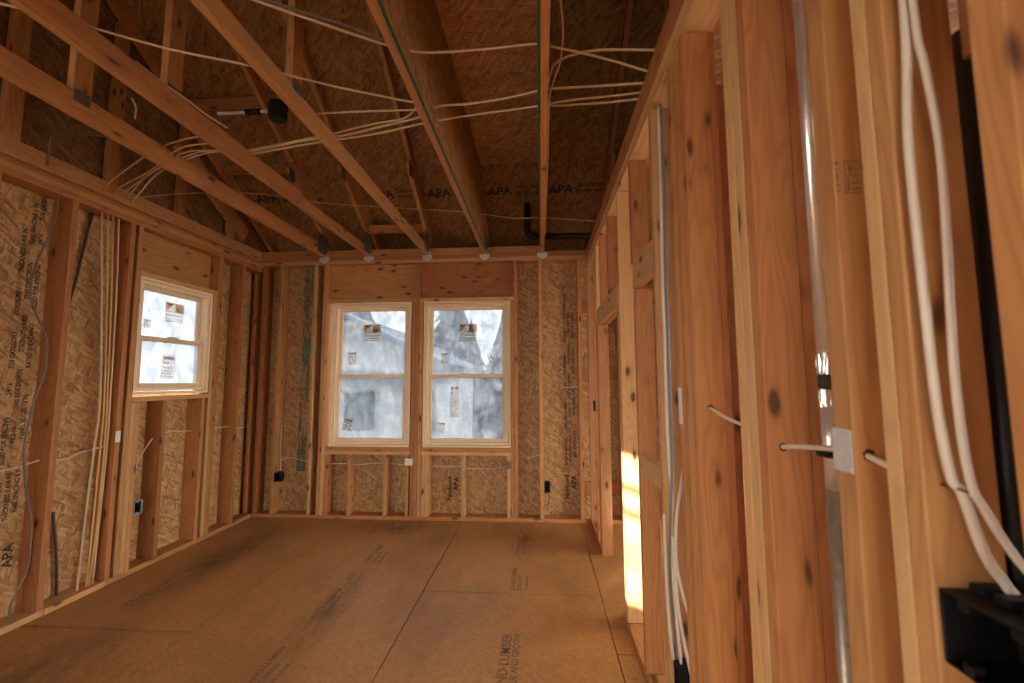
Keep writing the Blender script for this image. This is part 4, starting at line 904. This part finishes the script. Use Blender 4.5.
# dark bored holes that the white runs pass through
bm = hole(None, None, 0.013)
holes = [((0.527, 1.3875, 1.338), 'x'), ((0.516, 0.9685, 1.281), 'x'), ((0.505, 0.7105, 1.308), 'x'), ((-3.125, 2.5195, 0.941), 'x'), ((-3.125, 2.9255, 0.964), 'x'), ((-3.125, 3.2995, 0.978), 'x'), ((-3.125, 3.6995, 0.985), 'x'), ((-3.125, 4.1395, 0.978), 'x')]
for (L, _), w_ in zip(holes, ('doubled partition stud', 'triple partition stud', 'plated partition stud', 'stud beside the printed board', 'stud behind the cable bundle', 'middle cripple stud under the small window', 'cripple stud at the corner side of the small window', 'last side wall stud')):
    host = min((o for o in col.objects if o.get('category') == 'stud' and o.type == 'MESH'), key=lambda o: 0 if (abs(o.matrix_basis.translation.y - L[1]) < 0.03 and abs(o.matrix_basis.translation.x - L[0]) < 0.08) else 1)
    b2 = bmesh.new(); bmesh.ops.create_circle(b2, cap_ends=True, segments=16, radius=0.0092)
    for i, v in enumerate(b2.verts): v.co *= 1 + 0.15 * math.sin(i * 2.4)
    h_ = link_mesh('bored_hole', b2, STAPLE, plane_M((L[0], L[1] - 0.0002, L[2]), (1, 0, 0), (0, 0, 1)), host)
tag(lumber('backing_block', 0.580, 0.618, 0.30, 0.59, 1.86, 2.5, WOODR), 'backing board closing the black gap high beside the photo edge', 'blocking')

# ================================================================== OUTSIDE THE WINDOWS
bm = bmesh.new(); bm_box(bm, (-90, -90, -0.9), (90, 90, -0.6))
SNOW = plain('pale trodden ground', (0.40, 0.38, 0.36), 0.9, var=0.25, scale=1.2)
tag(link_mesh('ground', bm, SNOW), 'pale ground outside the windows', 'ground', kind='structure')
HW = plain('white house siding', (0.86, 0.87, 0.88), 0.7, var=0.05, scale=3); HD = plain('grey house roof', (0.26, 0.30, 0.36), 0.8, var=0.2, scale=5); HG = plain('dark house glass', (0.10, 0.13, 0.18), 0.2)
hs = empty('neighbour_house', (-4.2, 10.5, -0.6)); tag(hs, 'white neighbouring house with a shallow gable, hazy through the film', 'house')
bm = bmesh.new(); prism(bm, [(-6.6, -0.6), (-2.55, -0.6), (-2.55, 1.75), (-4.6, 2.75), (-6.6, 1.9)], 1, 10.5, 16.0); link_mesh('wall', bm, HW, None, hs)
for A_, B_ in (((-4.75, 10.1, 2.98), (-2.2, 10.1, 1.75)), ((-4.6, 10.1, 2.98), (-7.0, 10.1, 1.85))):
    ob = board('roof', ((A_[0] + 0), 13.0, A_[2]), (B_[0], 13.0, B_[2]), 6.0, 0.16, (0, 1, 0), HD, hs); bb = board('fascia', A_, B_, 0.22, 0.08, (0, 0, 1), HW, hs)
for xx in (-3.55, -2.75):
    bm = bmesh.new(); bm_box(bm, (xx - 0.11, 9.6, -0.6), (xx + 0.11, 9.82, 1.25), 0.01); bm_box(bm, (xx - 0.15, 9.56, 1.25), (xx + 0.15, 9.86, 1.35), 0.01); link_mesh('porch_post', bm, HW, None, hs)
bm = bmesh.new(); prism(bm, [(-5.4, 1.35), (-2.2, 1.35), (-2.2, 1.55), (-5.4, 1.75)], 1, 9.4, 10.5); link_mesh('porch_roof', bm, HD, None, hs)
for xx in (-4.9, -3.35):
    bm = bmesh.new(); bm_box(bm, (xx, 10.46, 0.2), (xx + 0.75, 10.5, 1.15), 0.01); link_mesh('window', bm, HG, None, hs)
LEAF = plain('blue grey conifer needles', (0.10, 0.125, 0.15), 0.9, var=0.5, scale=4); TRUNK = plain('grey bark', (0.12, 0.10, 0.09), 0.9, var=0.3, scale=6)
def conifer(x, y, h, r, label):
    t = empty('conifer_tree', (x, y, -0.6)); tag(t, label, 'tree', 'conifers behind the house')
    tube('trunk', [(x, y, -0.6), (x, y, -0.6 + h * 0.9)], 0.12, TRUNK, t, smooth=False)
    bm = bmesh.new(); nl = 24
    for i in range(nl):
        z = h * (0.14 + 0.82 * i / nl); rr = r * (1 - i / nl) ** 0.85 + 0.08
        q = bmesh.ops.create_cone(bm, cap_ends=True, segments=15, radius1=rr, radius2=rr * 0.12, depth=h * 0.16)
        for v in q['verts']:
            a = math.atan2(v.co.y, v.co.x); v.co *= 1 + 0.22 * math.sin(a * 5 + i * 1.7) + 0.16 * math.sin(a * 3 - i * 2.9) if v.co.z < 0 else 1.0; v.co.z += z
    link_mesh('crown', bm, LEAF, Matrix.Translation((x, y, -0.6)), t)
for (x, y, h, r, lb) in ((-8.8, 19, 9.5, 2.0, 'tall conifer behind the white house, nearest the corner'), (-4.7, 22.5, 8.6, 1.8, 'conifer rising over the white house roof'), (-2.95, 18.0, 4.6, 1.1, 'low conifer in the gap between the tall windows'), (-0.9, 14.6, 2.9, 0.95, 'small conifer low in the window nearest the partition'), (0.4, 20.5, 3.4, 1.4, 'broad low conifer filling the lower pane nearest the partition'), (-2.2, 25, 6.2, 1.4, 'conifer at the edge of the almost white pane')):
    conifer(x, y, h, r, lb)

# ================================================================== LIGHT
w = bpy.data.worlds.new('sky'); sc.world = w; w.use_nodes = True
bg = w.node_tree.nodes['Background']; bg.inputs[0].default_value = (1.0, 0.95, 0.87, 1); bg.inputs[1].default_value = 12.5
# low sun through the small window behind the photographer
az, el = R(40), R(12)
sd = Vector((math.sin(az) * math.cos(el), math.cos(az) * math.cos(el), -math.sin(el)))
tgt = Vector((0.528, 2.622, 0.64)); pos = tgt - sd * 40
L = bpy.data.lights.new('low_sun', 'SPOT'); L.energy = 6e5; L.spot_size = R(1.45); L.spot_blend = 0.2; L.shadow_soft_size = 0.18; L.color = (1.0, 0.97, 0.92)
lo = bpy.data.objects.new('low_sun', L); col.objects.link(lo); lo.location = pos
aim = Vector((XL - 0.14, -1.76, 1.80)); lo.rotation_euler = (aim - pos).to_track_quat('-Z', 'Y').to_euler()

# ================================================================== CAMERA
cam = bpy.data.cameras.new('camera'); co = bpy.data.objects.new('camera', cam); col.objects.link(co); sc.camera = co
cam.sensor_width = 36; cam.sensor_fit = 'HORIZONTAL'; cam.lens = 428.0 / 1024 * 36
pi_, ya_, ro_ = R(5.17), R(3.8317), R(-0.2144)
f_ = Vector((-math.sin(ya_) * math.cos(pi_), math.cos(ya_) * math.cos(pi_), math.sin(pi_)))
r_ = Vector((math.cos(ya_), math.sin(ya_), 0)); u_ = r_.cross(f_)
r2 = r_ * math.cos(ro_) + u_ * math.sin(ro_); u2 = -r_ * math.sin(ro_) + u_ * math.cos(ro_)
Mcam = Matrix((r2, u2, -f_)).transposed().to_4x4(); Mcam.translation = (0, 0, 1.4255); co.matrix_world = Mcam
cam.clip_start = 0.02; cam.clip_end = 300
cam.dof.use_dof = True; cam.dof.focus_distance = 4.0; cam.dof.aperture_fstop = 3.2

sc.view_settings.view_transform = 'Standard'; sc.view_settings.look = 'None'; sc.view_settings.gamma = 1.0
sc.view_settings.use_curve_mapping = False; sc.view_settings.exposure = -0.1
sc.cycles.use_denoising = True; sc.cycles.max_bounces = 10; sc.cycles.diffuse_bounces = 6; sc.cycles.sample_clamp_indirect = 6.0
